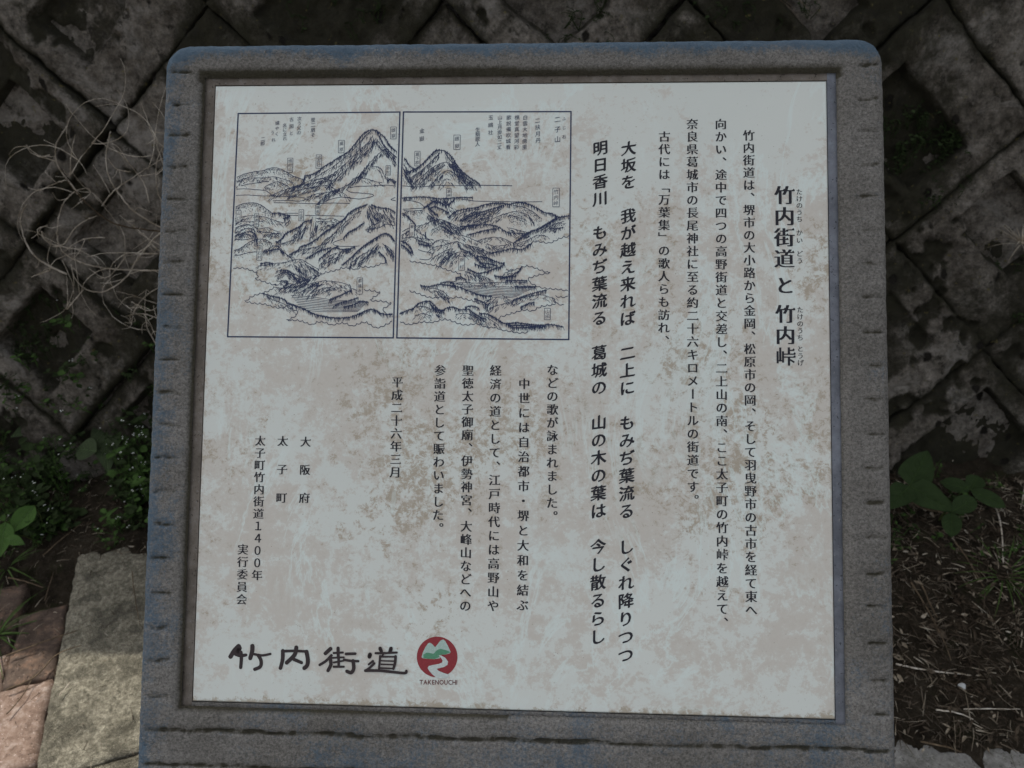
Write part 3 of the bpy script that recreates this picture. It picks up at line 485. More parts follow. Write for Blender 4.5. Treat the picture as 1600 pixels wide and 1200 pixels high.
def framemat():
    n=NT('worn_blue_painted_concrete',.93,.2)
    x=n.sep(0);y=n.sep(1)      # object x right, y up the slope (0 at the panel's top edge, negative below)
    base=n.ramp(n.noise(10,5,.6),(.3,(.150,.143,.130)),(.7,(.225,.217,.203)))
    gr=n.noise(420,3,.8); base=n.mix(.75,base,n.ramp(gr,(.34,.42),(.5,.95),(.66,1.45)),'MULTIPLY')
    gr2=n.noise(900,2,.8); base=n.mix(n.ramp(gr2,(.72,0),(.76,.8)),base,(.42,.41,.38))
    # blue paint kept mostly on the top edge, left edge and lower left corner
    m=n.noise(13,6,.65,.5); m2=n.noise(300,4,.8)
    left=n.ramp(x,(0,.0),(1,.0))
    def band(v,a,b):   # 1 at a falling to 0 at b
        q=n.n.new('ShaderNodeMapRange'); n._in(q.inputs[0],v); q.inputs[1].default_value=a;q.inputs[2].default_value=b;q.inputs[3].default_value=1;q.inputs[4].default_value=0; return q.outputs[0]
    top=band(y,.040,.016); lf=band(x,-.050,-.006); low=n.math('MULTIPLY',band(y,-.64,-.3),band(x,.12,-.03))
    s=n.math('ADD',n.math('MULTIPLY',top,.34),n.math('MULTIPLY',lf,.19)); s=n.math('ADD',s,n.math('MULTIPLY',low,.10))
    s=n.math('ADD',s,n.math('MULTIPLY',m,.62)); s=n.math('ADD',s,n.math('MULTIPLY',m2,.42))
    mask=n.ramp(s,(.60,0),(.74,.85)); blue=n.mix(n.noise(35,4,.7),(.050,.090,.140),(.095,.160,.22))
    base=n.mix(mask,base,blue)
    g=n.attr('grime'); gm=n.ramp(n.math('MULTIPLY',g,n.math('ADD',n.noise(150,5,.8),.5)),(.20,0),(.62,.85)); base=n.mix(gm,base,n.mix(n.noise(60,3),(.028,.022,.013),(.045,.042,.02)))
    n.color(base)
    b=n.bump(n.noise(120,6,.7),.0020,1); n.bump(n.noise(480,3,.8),.0022,1,b); return n.m
def platemat():
    n=NT('stained_ceramic_panel',.42,.4)
    y=n.sep(1)
    base=n.mix(n.noise(5,3),(.485,.520,.490),(.545,.567,.530))
    # lichen and lime stains: broad patches broken up by fine ragged edges
    big=n.noise(9,3,.55); fine=n.noise(110,12,.82,.3); vf=n.noise(260,5,.8); mid=n.noise(52,9,.78,.3,vec=n.mapped(loc=(2,7,3)))
    q=n.n.new('ShaderNodeMapRange'); n._in(q.inputs[0],y); q.inputs[1].default_value=-.03;q.inputs[2].default_value=-.13;q.inputs[3].default_value=-.05;q.inputs[4].default_value=.02
    q2=n.n.new('ShaderNodeMapRange'); n._in(q2.inputs[0],y); q2.inputs[1].default_value=-.53;q2.inputs[2].default_value=-.60;q2.inputs[3].default_value=0;q2.inputs[4].default_value=.04
    q3=n.n.new('ShaderNodeMapRange'); n._in(q3.inputs[0],y); q3.inputs[1].default_value=-.40;q3.inputs[2].default_value=-.55;q3.inputs[3].default_value=0;q3.inputs[4].default_value=.05
    off=n.math('SUBTRACT',q.outputs[0],q2.outputs[0])
    s=n.math('ADD',n.math('ADD',n.math('MULTIPLY',big,.30),n.math('MULTIPLY',mid,.42)),n.math('ADD',n.math('MULTIPLY',fine,.38),off))
    s=n.math('ADD',s,n.math('MULTIPLY',vf,.10))
    m1=n.ramp(s,(.592,0),(.614,.7),(.665,.95)); tan=n.mix(vf,(.415,.39,.345),(.50,.475,.43)); c=n.mix(m1,base,tan)
    s2=n.math('ADD',n.math('ADD',n.math('MULTIPLY',fine,.66),n.math('MULTIPLY',n.noise(7,2,vec=n.mapped(loc=(4,2,1))),.26)),n.math('ADD',n.math('MULTIPLY',mid,.20),off))
    s2=n.math('SUBTRACT',s2,n.math('MULTIPLY',q3.outputs[0],1.0))
    q4=n.n.new('ShaderNodeMapRange'); n._in(q4.inputs[0],y); q4.inputs[1].default_value=-.588;q4.inputs[2].default_value=-.5995;q4.inputs[3].default_value=0;q4.inputs[4].default_value=.17
    s2=n.math('ADD',s2,q4.outputs[0])
    m2=n.ramp(s2,(.612,0),(.638,.75),(.685,.95)); c=n.mix(m2,c,n.mix(vf,(.25,.215,.16),(.40,.36,.29)))
    m3=n.ramp(n.noise(420,2,.7),(.70,0),(.74,.8)); m3=n.mix(n.ramp(n.noise(16,3),(.42,0),(.58,1)),(0,0,0),m3); c=n.mix(m3,c,(.16,.12,.075))
    st=n.noise(9,7,.68,1.0,vec=n.mapped(scale=(1,.5,1),rot=(0,0,.5))); m4=n.ramp(n.math('ABSOLUTE',n.math('SUBTRACT',st,.5)),(0,.8),(.026,0)); m4=n.mix(n.ramp(n.noise(5,3),(.42,0),(.56,1)),(0,0,0),m4); c=n.mix(m4,c,(.54,.61,.585))
    n.color(c); n._in(n.b.inputs['Roughness'],n.ramp(m1,(0,.38),(1,.75)))
    n.bump(n.noise(90,6,.7),.0004,.5); return n.m
def ink(name,c,r=.5):
    n=NT(name,r,.3); n.color(n.mix(n.ramp(n.noise(500,3,.8),(.5,0),(.8,.6)),c,tuple(q*1.8+.008 for q in c))); return n.m
M=dict(wall=wallmat(),soil=soilmat(),frame=framemat(),plate=platemat(),
 ink=ink('black_printing_ink',(.010,.010,.015)),blue_ink=ink('navy_printing_ink',(.016,.026,.065)),logo=ink('brown_black_ink',(.025,.017,.018)),
 red=ink('faded_red_print',(.20,.022,.028)),pale=ink('pale_print',(.42,.47,.455)),mountain=ink('pale_green_print',(.30,.40,.36)),green=ink('green_print',(.07,.21,.125)),
 red_ink=ink('dark_red_print',(.10,.03,.03)))
def stonemat(name,c1,c2,c3,sc=60,speck=(.5,.5,.4),bumpd=.003):
    n=NT(name,.95,.2); k=n.ramp(n.noise(sc,8,.78),(.34,c1),(.5,c2),(.66,c3)); k=n.mix(n.ramp(n.noise(13,6,.75,vec=n.mapped(loc=(7,3,1))),(.5,0),(.6,.65)),k,tuple(q*.75 for q in c1)); k=n.mix(n.ramp(n.noise(9,5,.7),(.5,0),(.7,.7)),k,tuple(q*.55 for q in c1))
    k=n.mix(n.ramp(n.noise(sc*5,2,.8),(.64,0),(.7,.6)),k,speck); k=n.mix(n.ramp(n.noise(sc*4,2,.8,vec=n.mapped(loc=(4,4,4))),(.63,0),(.68,.8)),k,tuple(q*.3 for q in c1)); n.color(k)
    b=n.bump(n.noise(sc,6,.7),bumpd,1); b=n.bump(n.noise(sc*5,3,.8),bumpd*.5,1,b); n.bump(n.voro(sc*3.2),bumpd*.35,1,b); return n.m
M['slab']=stonemat('yellowish_grit_concrete',(.095,.088,.066),(.245,.226,.172),(.48,.45,.355),110,(.72,.68,.55),.007)
M['slab2']=stonemat('grey_concrete_slab',(.12,.115,.10),(.20,.195,.18),(.30,.295,.28),40)
M['brick']=stonemat('pink_clay_paver',(.11,.072,.052),(.20,.142,.112),(.32,.265,.23),40,(.6,.5,.45),.0015)
M['brick_dark']=stonemat('soiled_clay_paver',(.05,.036,.028),(.09,.066,.052),(.20,.125,.085),20,(.25,.2,.16),.002)
M['mortar']=stonemat('pale_old_mortar',(.10,.10,.095),(.19,.195,.195),(.27,.29,.30),60,(.5,.52,.53),.003)
M['caulk']=stonemat('brown_grey_caulk',(.10,.085,.07),(.135,.118,.10),(.17,.155,.14),60,(.2,.2,.2),.0004)
M['caulk2']=stonemat('blue_grey_caulk',(.11,.12,.14),(.145,.155,.18),(.17,.19,.22),60,(.2,.2,.2),.0004)
M['leaf0']=leafmat('mid_green_leaf',(.012,.022,.007),(.021,.036,.012))
M['leaf1']=leafmat('grey_green_leaf',(.024,.034,.016),(.036,.050,.024))
M['leaf2']=leafmat('dark_olive_leaf',(.035,.048,.014),(.055,.070,.02))
M['leaf3']=leafmat('fresh_green_leaf',(.032,.070,.016),(.052,.10,.024))
M['vein0']=leafmat('vein_green',(.030,.055,.014),(.04,.07,.02)); M['vein1']=leafmat('pale_vein_green',(.06,.10,.035),(.08,.13,.05))
M['weed']=leafmat('weed_leaf',(.020,.040,.010),(.045,.085,.020))
M['weed2']=leafmat('dim_weed_leaf',(.010,.017,.006),(.022,.034,.011))
M['grass']=leafmat('grass_blade',(.028,.052,.012),(.055,.09,.024))
M['flower']=NT('white_petal',.7).color((.7,.72,.68)).m
n_=NT('dry_stem_bark',.85,.2); n_.color(n_.ramp(n_.noise(35,4,.7),(.3,(.20,.16,.10)),(.48,(.42,.37,.30)),(.66,(.66,.61,.53)))); M['vine']=n_.m
n_=NT('brown_stem_bark',.9,.2); n_.color(n_.ramp(n_.noise(50,4,.7),(.3,(.045,.032,.02)),(.6,(.13,.095,.06)),(.8,(.20,.165,.11)))); M['twig']=n_.m
n_=NT('straw',.85,.2); n_.color(n_.ramp(n_.noise(28,3,.7),(.3,(.09,.068,.045)),(.5,(.24,.20,.145)),(.7,(.50,.46,.38)))); M['straw']=n_.m
n_=NT('dead_leaf',.9,.2); n_.color(n_.ramp(n_.noise(18,4,.7),(.3,(.024,.017,.011)),(.5,(.06,.044,.029)),(.72,(.15,.125,.095)))); M['dead']=n_.m
n_=NT('pebble_stone',.7,.3); n_.color(n_.mix(n_.noise(60,3),(.30,.31,.31),(.5,.52,.52))); M['pebble']=n_.m
n_=NT('tree_bark',.95,.1); n_.color(n_.ramp(n_.noise(14,6,.7),(.3,(.05,.038,.028)),(.7,(.16,.13,.1)))); M['bark']=n_.m
# ---------------------------------------------------------------- ground and pavement
YW=.85; SB=.28/math.hypot(1,.28); CB=1/math.hypot(1,.28)
WN=Vector((0,-CB,SB))
def wallP(X,S,h=0): return (X,YW+S*SB-h*CB,S*CB+h*SB)
def grid(name,x0,x1,y0,y1,nx,ny,fz,mat,parent=None):
    xs,ys=np.meshgrid(np.linspace(x0,x1,nx),np.linspace(y0,y1,ny)); zs=fz(xs,ys)
    V=np.stack([xs.ravel(),ys.ravel(),zs.ravel()],1); F=[(j*nx+i,j*nx+i+1,(j+1)*nx+i+1,(j+1)*nx+i) for j in range(ny-1) for i in range(nx-1)]
    return mesh(name,V,F,mat,parent,True)
gm=NT('trodden_earth',1,.1); gm.color(gm.ramp(gm.noise(3,8,.7),(.3,(.07,.058,.04)),(.6,(.13,.11,.08)),(.8,(.17,.15,.11)))); gm.bump(gm.noise(30,6,.7),.01,1)
g0=mesh('ground',[(-80,-80,-.05),(80,-80,-.05),(80,1.2,-.05),(-80,1.2,-.05)],[(0,1,2,3)],gm.m); tag(g0,kind='structure')
def edgeY(x):   # front edge of the soil bed: far back left of the sign, nearer the camera right of it
    x=np.asarray(x,float); t=1/(1+np.exp(-(x+.45)*14)); return (.665*(1-t)+.235*t)+.05*(fbm(x*7,x*0+3,7)-.5)+.02*(fbm(x*40,x*0,8)-.5)
def soilz(x,y):
    d=y-edgeY(x); z=np.clip(d/.05,-1,1)*.016+.004+.05*np.clip(d/.5,0,1)
    right=1/(1+np.exp(-(x-.3)*8))
    z=z+np.clip(d,0,1)*(.06*right+.10*(1-right))
    z=z+(fbm(x*9,y*9,3,5)-.5)*.05*np.clip(d/.08,0,1)+(fbm(x*45,y*45,13,3)-.5)*.018
    return np.where(d<-.05,-.03,z)
sb=grid('soil_bed',-2.6,2.6,.0,1.1,760,170,soilz,M['soil']); tag(sb,kind='structure')
pv=empty('pavement'); tag(pv,kind='structure')
D1=Vector((.3327,-.9430)); D2=Vector((.9430,.3327)); O=Vector((-1.134,.663))   # along the strip, across it to the right
def slab(name,a0,a1,c0,c1,z,mat,jit=.0025,nx=14,ny=14,rough=.0012):
    nr2=np.random.RandomState(rnd.randrange(10**6)); sd_=rnd.randrange(999)
    A,B=np.meshgrid(np.linspace(0,1,nx),np.linspace(0,1,ny)); a=a0+(a1-a0)*A; c=c0+(c1-c0)*B
    ex=np.minimum(np.minimum(a-a0,a1-a),np.minimum(c-c0,c1-c)); zz=z-.004*np.exp(-ex/.004)+(fbm(a*40,c*40,sd_)-.5)*rough*4
    edge=(ex<1e-6); a=a+edge*(fbm(a*50+c*50,c*30,sd_)-.5)*jit*3; c=c+edge*(fbm(c*50,a*50,sd_+3)-.5)*jit*3
    x=O.x+D1.x*a+D2.x*c; y=O.y+D1.y*a+D2.y*c
    V=[tuple(v) for v in np.stack([x.ravel(),y.ravel(),zz.ravel()],1)]
    F=[(j*nx+i,j*nx+i+1,(j+1)*nx+i+1,(j+1)*nx+i)[::-1] for j in range(ny-1) for i in range(nx-1)]
    rim=[i for i in range(nx)]+[j*nx+nx-1 for j in range(1,ny)]+[(ny-1)*nx+i for i in range(nx-2,-1,-1)]+[j*nx for j in range(ny-2,0,-1)]
    b=len(V); V+=[(V[i][0],V[i][1],V[i][2]-.045) for i in rim]; k=len(rim)
    F+=[(rim[i],rim[(i+1)%k],b+(i+1)%k,b+i) for i in range(k)]
    return mesh(name,V,F,mat,pv,True)
a=0
for L_ in (.60,.60,.60,.60): slab('kerb_slab',a+.003,a+L_-.003,.001,.226,.004,M['slab'],nx=60 if a<.5 else 12,ny=30,rough=.0022); a+=L_
# clay pavers left of the strip
row=0;a=.0
lens=[.365,.20,.20,.2,.2,.2,.2,.2,.2,.2]
for L_ in lens:
    for c_ in range(8):
        hw=.1; c1=-.004-c_*(hw+.004); sh=0 if c_%2==0 else -.1
        if L_==.365: slab('brick',a+.003+sh+.16,a+L_-.003+sh,c1-hw,c1,.0+rnd.uniform(-.002,.002),M['brick_dark'],.004,20,10)
        else: slab('brick',a+.003+sh,a+L_-.003+sh,c1-hw,c1,.002+rnd.uniform(-.002,.002),M['brick'],.003,18 if a<1 else 4,10 if a<1 else 4)
    a+=L_
# grey slabs to the right of the strip
for i in range(13):
    for j in range(-4,8):
        a0=j*.30; c0=.230+i*.30
        # keep to the paved area in front of the soil
        p=O+D1*(a0+.15)+D2*(c0+.15)
        far=p.y<-.25 or p.x>1.5
        if -1.7<p.y< float(edgeY(p.x))+.22 and p.x<2.5: slab('paving_slab',a0+.003,a0+.297,c0+.003,c0+.297,-.002+rnd.uniform(-.001,.001),M['slab2'],.003,8 if far else 24,8 if far else 24)
# ---------------------------------------------------------------- retaining wall
wl=empty('retaining_wall',(0,YW,0)); tag(wl,'dark mossy retaining wall of diagonal concrete blocks leaning back behind the sign','wall')
def W2(v): return (v[0],v[1]-YW,v[2])
P_=.358; U0=0.0; V0=.09
mesh('backing',[W2(wallP(X,S,h)) for X,S,h in ((-5,-.15,-.045),(5,-.15,-.045),(5,1.70,-.045),(-5,1.70,-.045),(-5,-.15,-.5),(5,-.15,-.5),(5,1.70,-.5),(-5,1.70,-.5))],
     [(0,1,2,3),(4,7,6,5),(0,4,5,1),(3,2,6,7),(0,3,7,4),(1,5,6,2)],M['wall'],wl)
def block(i,j,near):
    n=60 if near else 8
    A,B=np.meshgrid(np.linspace(0,1,n),np.linspace(0,1,n)); g_=.0018
    u=U0+i*P_+g_+A*(P_-2*g_); v=V0+j*P_+g_+B*(P_-2*g_)
    X=(u+v)/2**.5; S=(u-v)/2**.5; s0=abs(hash((i*7+j*131)))%997
    r=random.Random(i*91+j*17+5)
    ins=[.05+.075*r.random()**1.5 for _ in range(4)]; dep=r.choice([.010,.02,.035,.048]) ; base=r.uniform(-.010,.010); tl=(r.uniform(-.05,.05),r.uniform(-.05,.05))
    a=A*P_;b=B*P_
    wob=.016*(fbm(X*16,S*16,21)-.5)+.030*(fbm(X*5,S*5,22)-.5)
    # distance into the recess from the four sides (u low, u high, v low, v high)
    d=np.minimum(np.minimum((a-ins[0])/1.6,(P_-ins[1]-a)/.35),np.minimum((b-ins[2])/.35,(P_-ins[3]-b)/1.6))+wob
    rec=np.clip(d/.012,0,1); rec=rec*rec*(3-2*rec)
    h=base+(a-P_/2)*tl[0]+(b-P_/2)*tl[1]+rec*(-dep)+(fbm(X*7,S*7,31)-.5)*.034+(fbm(X*40,S*40,33)-.5)*.014+(fbm(X*120,S*120,35,2)-.5)*.007
    e=np.minimum(np.minimum(a,P_-a),np.minimum(b,P_-b)); h=h-.010*np.exp(-e/.0045)*np.clip((fbm(X*6,S*6,71)-.38)/.2,0.05,1)
    chip=np.clip((fbm(X*14,S*14,41)-.60)/.06,0,1); h=h-chip*.012
    patch=0
    for gx_,gs_,gr_,ga_ in ((-.50,1.17,.16,.9),(-.28,1.22,.12,.5),(.42,1.18,.20,.95),(.72,1.16,.16,.9),(.0,1.2,.1,.3),(.84,.90,.10,1.1),(.80,.80,.08,.9),(-1.22,1.0,.10,.6),(-.72,1.14,.07,.9),(.83,.60,.07,.9),(-.95,.55,.12,.6),(-1.3,.62,.12,.6),(1.15,.55,.14,.7),(-1.0,.15,.3,.6),(1.2,.1,.3,.6)): patch=patch+ga_*np.exp(-((X-gx_)**2+(S-gs_)**2)/(gr_*gr_))
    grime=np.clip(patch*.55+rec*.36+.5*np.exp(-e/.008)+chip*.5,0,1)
    ww=np.exp(-e/.03); X=X+ww*(fbm(X*11,S*11,81+int(s0)%7)-.5)*.020+ww*(fbm(X*60,S*60,82)-.5)*.006; S=S+ww*(fbm(S*11,X*11,83+int(s0)%5)-.5)*.020+ww*(fbm(S*60,X*60,84)-.5)*.006
    V=[W2(wallP(float(x),float(s),float(hh))) for x,s,hh in zip(X.ravel(),S.ravel(),h.ravel())]
    F=[(q*n+p,q*n+p+1,(q+1)*n+p+1,(q+1)*n+p)[::-1] for q in range(n-1) for p in range(n-1)]
    rim=[p for p in range(n)]+[q*n+n-1 for q in range(1,n)]+[(n-1)*n+p for p in range(n-2,-1,-1)]+[q*n for q in range(n-2,0,-1)]
    bb=len(V); Xr=X.ravel();Sr=S.ravel()
    V+=[W2(wallP(float(Xr[k]),float(Sr[k]),-.044)) for k in rim]; k=len(rim)
    F+=[(rim[q],rim[(q+1)%k],bb+(q+1)%k,bb+q) for q in range(k)]
    o=mesh('block',V,F,M['wall'],wl,True)
    at=o.data.attributes.new('grime','FLOAT','POINT'); at.data.foreach_set('value',list(grime.ravel())+[1.0]*len(rim))
for i in range(-12,14):
    for j in range(-12,10):
        uc=U0+(i+.5)*P_;vc=V0+(j+.5)*P_;Xc=(uc+vc)/2**.5;Sc=(uc-vc)/2**.5
        if -2.9<Xc<2.9 and -.1<Sc<1.62: block(i,j,abs(Xc)<1.55 and Sc<1.55)
cp=MB(); 
def boxm(x0,x1,y0,y1,z0,z1): return [(x,y,z) for z in (z0,z1) for y in (y0,y1) for x in (x0,x1)],[(0,2,3,1),(4,5,7,6),(0,1,5,4),(2,6,7,3),(0,4,6,2),(1,3,7,5)]
v_,f_=boxm(-5,5,1.68*SB-.06,1.68*SB+.35,1.60,1.74); cp.add(v_,f_); cp.build('coping',M['wall'],wl,False)
bk=grid('earth_bank',-30,30,YW+1.68*SB+.30,30,60,60,lambda x,y:1.70+(y-1.6)*.36+(fbm(x*.8,y*.8,3)-.5)*.5*np.clip((y-1.8)/2,0,1),M['soil']); tag(bk,kind='structure')
# ---------------------------------------------------------------- information sign
sign=empty('information_sign',(0,.0,0)); tag(sign,'square white information panel with Japanese writing in a worn blue-grey concrete frame','sign')
AL=math.radians(50); T0=Vector(TLP)
EX=Vector((1,0,0)); EY=Vector((0,math.cos(AL),math.sin(AL))); EZ=Vector((0,-math.sin(AL),math.cos(AL)))  # right, up the slope, out of the panel
PM=Matrix((EX,EY,EZ)).transposed().to_4x4(); PM.translation=T0
def onpanel(o,parent):
    o.parent=parent
    return o
board=empty('board'); board.parent=sign; board.matrix_local=PM
# the frame: origin at the panel's top left corner, x right, y up the slope
X0,X1,Yt,Yb=-.0502,.6525,.0405,-.735; OP=.0068
def rr_sd(x,y,r):      # signed distance inside the rounded outline (positive inside); only the top corners are rounded
    cx=(X0+X1)/2;cy=(Yt+Yb)/2;hx=(X1-X0)/2;hy=(Yt-Yb)/2
    rr=np.where(y>cy,r,.008); qx=np.abs(x-cx)-hx+rr;qy=np.abs(y-cy)-hy+rr
    return -(np.hypot(np.maximum(qx,0),np.maximum(qy,0))+np.minimum(np.maximum(qx,qy),0)-rr)
st=.0022; xs=np.arange(X0-st,X1+st*1.5,st); ys=np.arange(Yb-st,Yt+st*1.5,st); nx,ny=len(xs),len(ys)
Xg,Yg=np.meshgrid(xs,ys); RC=.026
hole=lambda x,y,m=0:(x>-OP+m)&(x<.6+.0066-m)&(y<.0058-m)&(y>-.6-.0010+m)
sdv=rr_sd(Xg,Yg,RC)
wobx=(fbm(Xg*60,Yg*60,51)-.5)*.0020
RB=.011; dd=np.clip(sdv,0,RB); Z=-RB+np.sqrt(np.maximum(RB*RB-(RB-dd)**2,0))
Z=Z+.011                               # frame face stands 11 mm above the panel plane
hx=np.minimum(np.minimum(Xg-(-OP),.6066-Xg),np.minimum(.0058-Yg,Yg+.6016))  # >0 inside opening
hd=-hx; inn=np.clip(hd,0,.010)+0; inner=np.clip(1-inn/.010,0,1)**2; Z=Z-.0065*inner*(hd<.010)
gro=np.zeros_like(Z)
def cap(x,a,b,s): return 1/(1+np.exp(-(x-a)/s))*1/(1+np.exp((x-b)/s))
k=0
while True:
    yy=.0108-k*.03173-.00001*k*k*0; k+=1
    if yy<Yb+.012: break
    line=np.exp(-((Yg-yy-wobx*3.0)/.0020)**2)
    if yy<-.615: gro=np.maximum(gro,line*cap(Xg,-.042,.646,.001))
    else: gro=np.maximum(gro,.75*line*np.maximum(cap(Xg,-.042,-.0195,.0012),cap(Xg,.6265,.6455,.0012)))
gn=np.clip((fbm(Xg*170,Yg*170,91,3)-.30)*2.6,0,1); gl=.45+.8*fbm(Xg*9,Yg*31,93,2); gro=np.clip(gro*(.50+.7*gn)*(.55+gl*.6),0,1)
Z=Z-gro*.0034+(fbm(Xg*55,Yg*55,61)-.5)*.0022+(fbm(Xg*230,Yg*230,63,3)-.5)*.0022
inside=sdv>=0; hol=hole(Xg,Yg)
cell=np.zeros((ny-1,nx-1),bool)
I=inside
anyin=I[:-1,:-1]|I[1:,:-1]|I[:-1,1:]|I[1:,1:]; allh=hol[:-1,:-1]&hol[1:,:-1]&hol[:-1,1:]&hol[1:,1:]
anyh=hol[:-1,:-1]|hol[1:,:-1]|hol[:-1,1:]|hol[1:,1:]
cell=anyin&~anyh
# snap outside vertices onto the outline
gy,gx=np.gradient(sdv,st); out_=~inside
Xs=np.where(out_,Xg-gx*sdv,Xg);Ys=np.where(out_,Yg-gy*sdv,Yg)
used=np.zeros_like(I); used[:-1,:-1]|=cell;used[1:,:-1]|=cell;used[:-1,1:]|=cell;used[1:,1:]|=cell
idx=-np.ones(I.shape,int); idx[used]=np.arange(used.sum())
V=np.stack([Xs[used],Ys[used],Z[used]],1); jj,ii=np.nonzero(cell)
F=np.stack([idx[jj,ii],idx[jj,ii+1],idx[jj+1,ii+1],idx[jj+1,ii]],1)
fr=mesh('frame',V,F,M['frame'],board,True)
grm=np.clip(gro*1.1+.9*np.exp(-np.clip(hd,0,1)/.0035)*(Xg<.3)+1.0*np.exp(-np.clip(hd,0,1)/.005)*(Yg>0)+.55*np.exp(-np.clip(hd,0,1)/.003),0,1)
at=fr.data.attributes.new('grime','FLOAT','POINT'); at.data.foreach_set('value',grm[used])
# frame sides and underside, and the rebate walls
sl=MB()
def outline(inset,n=8):
    pts=[]
    x0,x1,yt,yb=X0+inset,X1-inset,Yt-inset,Yb+inset; r=RC-inset
    for cx,cy,a0 in ((x1-r,yt-r,0),(x0+r,yt-r,90)):
        for q in range(n+1): an=math.radians(a0+90*q/n); pts.append((cx+r*math.cos(an),cy+r*math.sin(an)))
    pts+=[(x0,yb),(x1,yb)]
    return pts
prof=[(.0012,.0035),(.0003,-.004),(.0002,-.06),(.0002,-.118),(.004,-.122)]
ringv=[];nn_=None
for ins_,z_ in prof:
    p=outline(ins_); nn_=len(p); ringv+=[(x,y,z_) for x,y in p]
F=[(q*nn_+k,q*nn_+(k+1)%nn_,(q+1)*nn_+(k+1)%nn_,(q+1)*nn_+k)[::-1] for q in range(len(prof)-1) for k in range(nn_)]
F.append(tuple((len(prof)-1)*nn_+k for k in range(nn_))[::-1]); sl.add(ringv,F)
sl.build('frame_body',M['frame'],board,False)
# bedding strips round the panel
def strip(x0,x1,y0,y1,z0,z1,mat,name='bedding_strip'):
    v,f=boxm(x0,x1,y0,y1,z0,z1); return mesh(name,v,f,mat,board)
strip(-.0095,.0001,-.606,.0085,-.010,.0036,M['caulk']); strip(.5999,.6095,-.606,.0085,-.010,.0036,M['caulk2'])
strip(.0002,.5998,.0002,.0084,-.010,.0035,M['caulk']); strip(.0002,.5998,-.6059,-.6002,-.010,.0040,M['frame'])
# panel: 600 x 600 mm with softly rounded arrises
def panelmesh():
    V=[];F=[];b=.0012;n=0
    rings=[(.0,.0,-.008),(.0006,0,.0022),(.0009,0,.0032),(.002,0,.0038)]
    for i_,_,z in rings:
        V+=[(i_,-i_,z),(.6-i_,-i_,z),(.6-i_,-.6+i_,z),(i_,-.6+i_,z)]
    for q in range(3):
        for k in range(4): F.append((q*4+k,q*4+(k+1)%4,(q+1)*4+(k+1)%4,(q+1)*4+k))
    F.append((12,15,14,13)); return V,F
V,F=panelmesh(); pn=mesh('panel',V,F,M['plate'],board)
PZ=.0038
# pedestal
pd=MB()
def P3(x,y,z): v=PM@Vector((x,y,z)); return (v.x,v.y,v.z)
pd.add([P3(.06,-.60,-.122),P3(.54,-.60,-.122),P3(.54,-.10,-.122),P3(.06,-.10,-.122)],[])
t=[P3(.06,-.60,-.121),P3(.54,-.60,-.121),P3(.54,-.08,-.121),P3(.06,-.08,-.121)]
yb0=t[0][1];yf=t[2][1]
vv=t+[(t[0][0],yb0,-.04),(t[1][0],yb0,-.04),(t[2][0],yf,-.04),(t[3][0],yf,-.04)]
pd=MB(); pd.add(vv,[(0,1,2,3),(4,7,6,5),(0,4,5,1),(1,5,6,2),(2,6,7,3),(3,7,4,0)]); pdo=pd.build('pedestal',M['frame'],sign,False)
# ---------------------------------------------------------------- lettering
GC={}
def glyph(ch,off,res=3):
    key=(ch,off,res)
    if key in GC: return GC[key]
    cu=bpy.data.curves.new('g','FONT'); cu.body=ch; cu.offset=off; cu.resolution_u=res
    o=bpy.data.objects.new('g',cu); col.objects.link(o); bpy.context.view_layer.update()
    dg=bpy.context.evaluated_depsgraph_get(); m=bpy.data.meshes.new_from_object(o.evaluated_get(dg))
    V=np.array([v.co[:2] for v in m.vertices]).reshape(-1,2); F=[tuple(p.vertices) for p in m.polygons]
    # boundary loops, for the triangular serifs
    ec={}
    for f in F:
        for a_,b_ in zip(f,f[1:]+f[:1]): ec[(a_,b_)]=1
    nxt={a_:b_ for (a_,b_) in ec if (b_,a_) not in ec}
    ser=[]
    cjk=ord(ch)>0x4e00
    if cjk:
        prv={b_:a_ for a_,b_ in nxt.items()}
        for a_,b_ in nxt.items():
            pa,pb=V[a_],V[b_]; dx,dy=pb-pa
            if abs(dx)<.012 and .03<abs(dy)<.10 and a_ in prv and b_ in nxt:
                p0=V[prv[a_]];p1=V[nxt[b_]]
                if abs(p0[1]-pa[1])<.015 and abs(p1[1]-pb[1])<.015 and pa[0]-p0[0]>.10 and pb[0]-p1[0]>.10:
                    top=max(pa[1],pb[1]);ser.append((pa[0],top))
    bpy.data.objects.remove(o); bpy.data.curves.remove(cu); bpy.data.meshes.remove(m)
    GC[key]=(V,F,ser); return GC[key]
def garea(V,F):
    return sum(abs(np.dot(V[list(f),0],np.roll(V[list(f),1],1))-np.dot(V[list(f),1],np.roll(V[list(f),0],1)))*.5 for f in F)
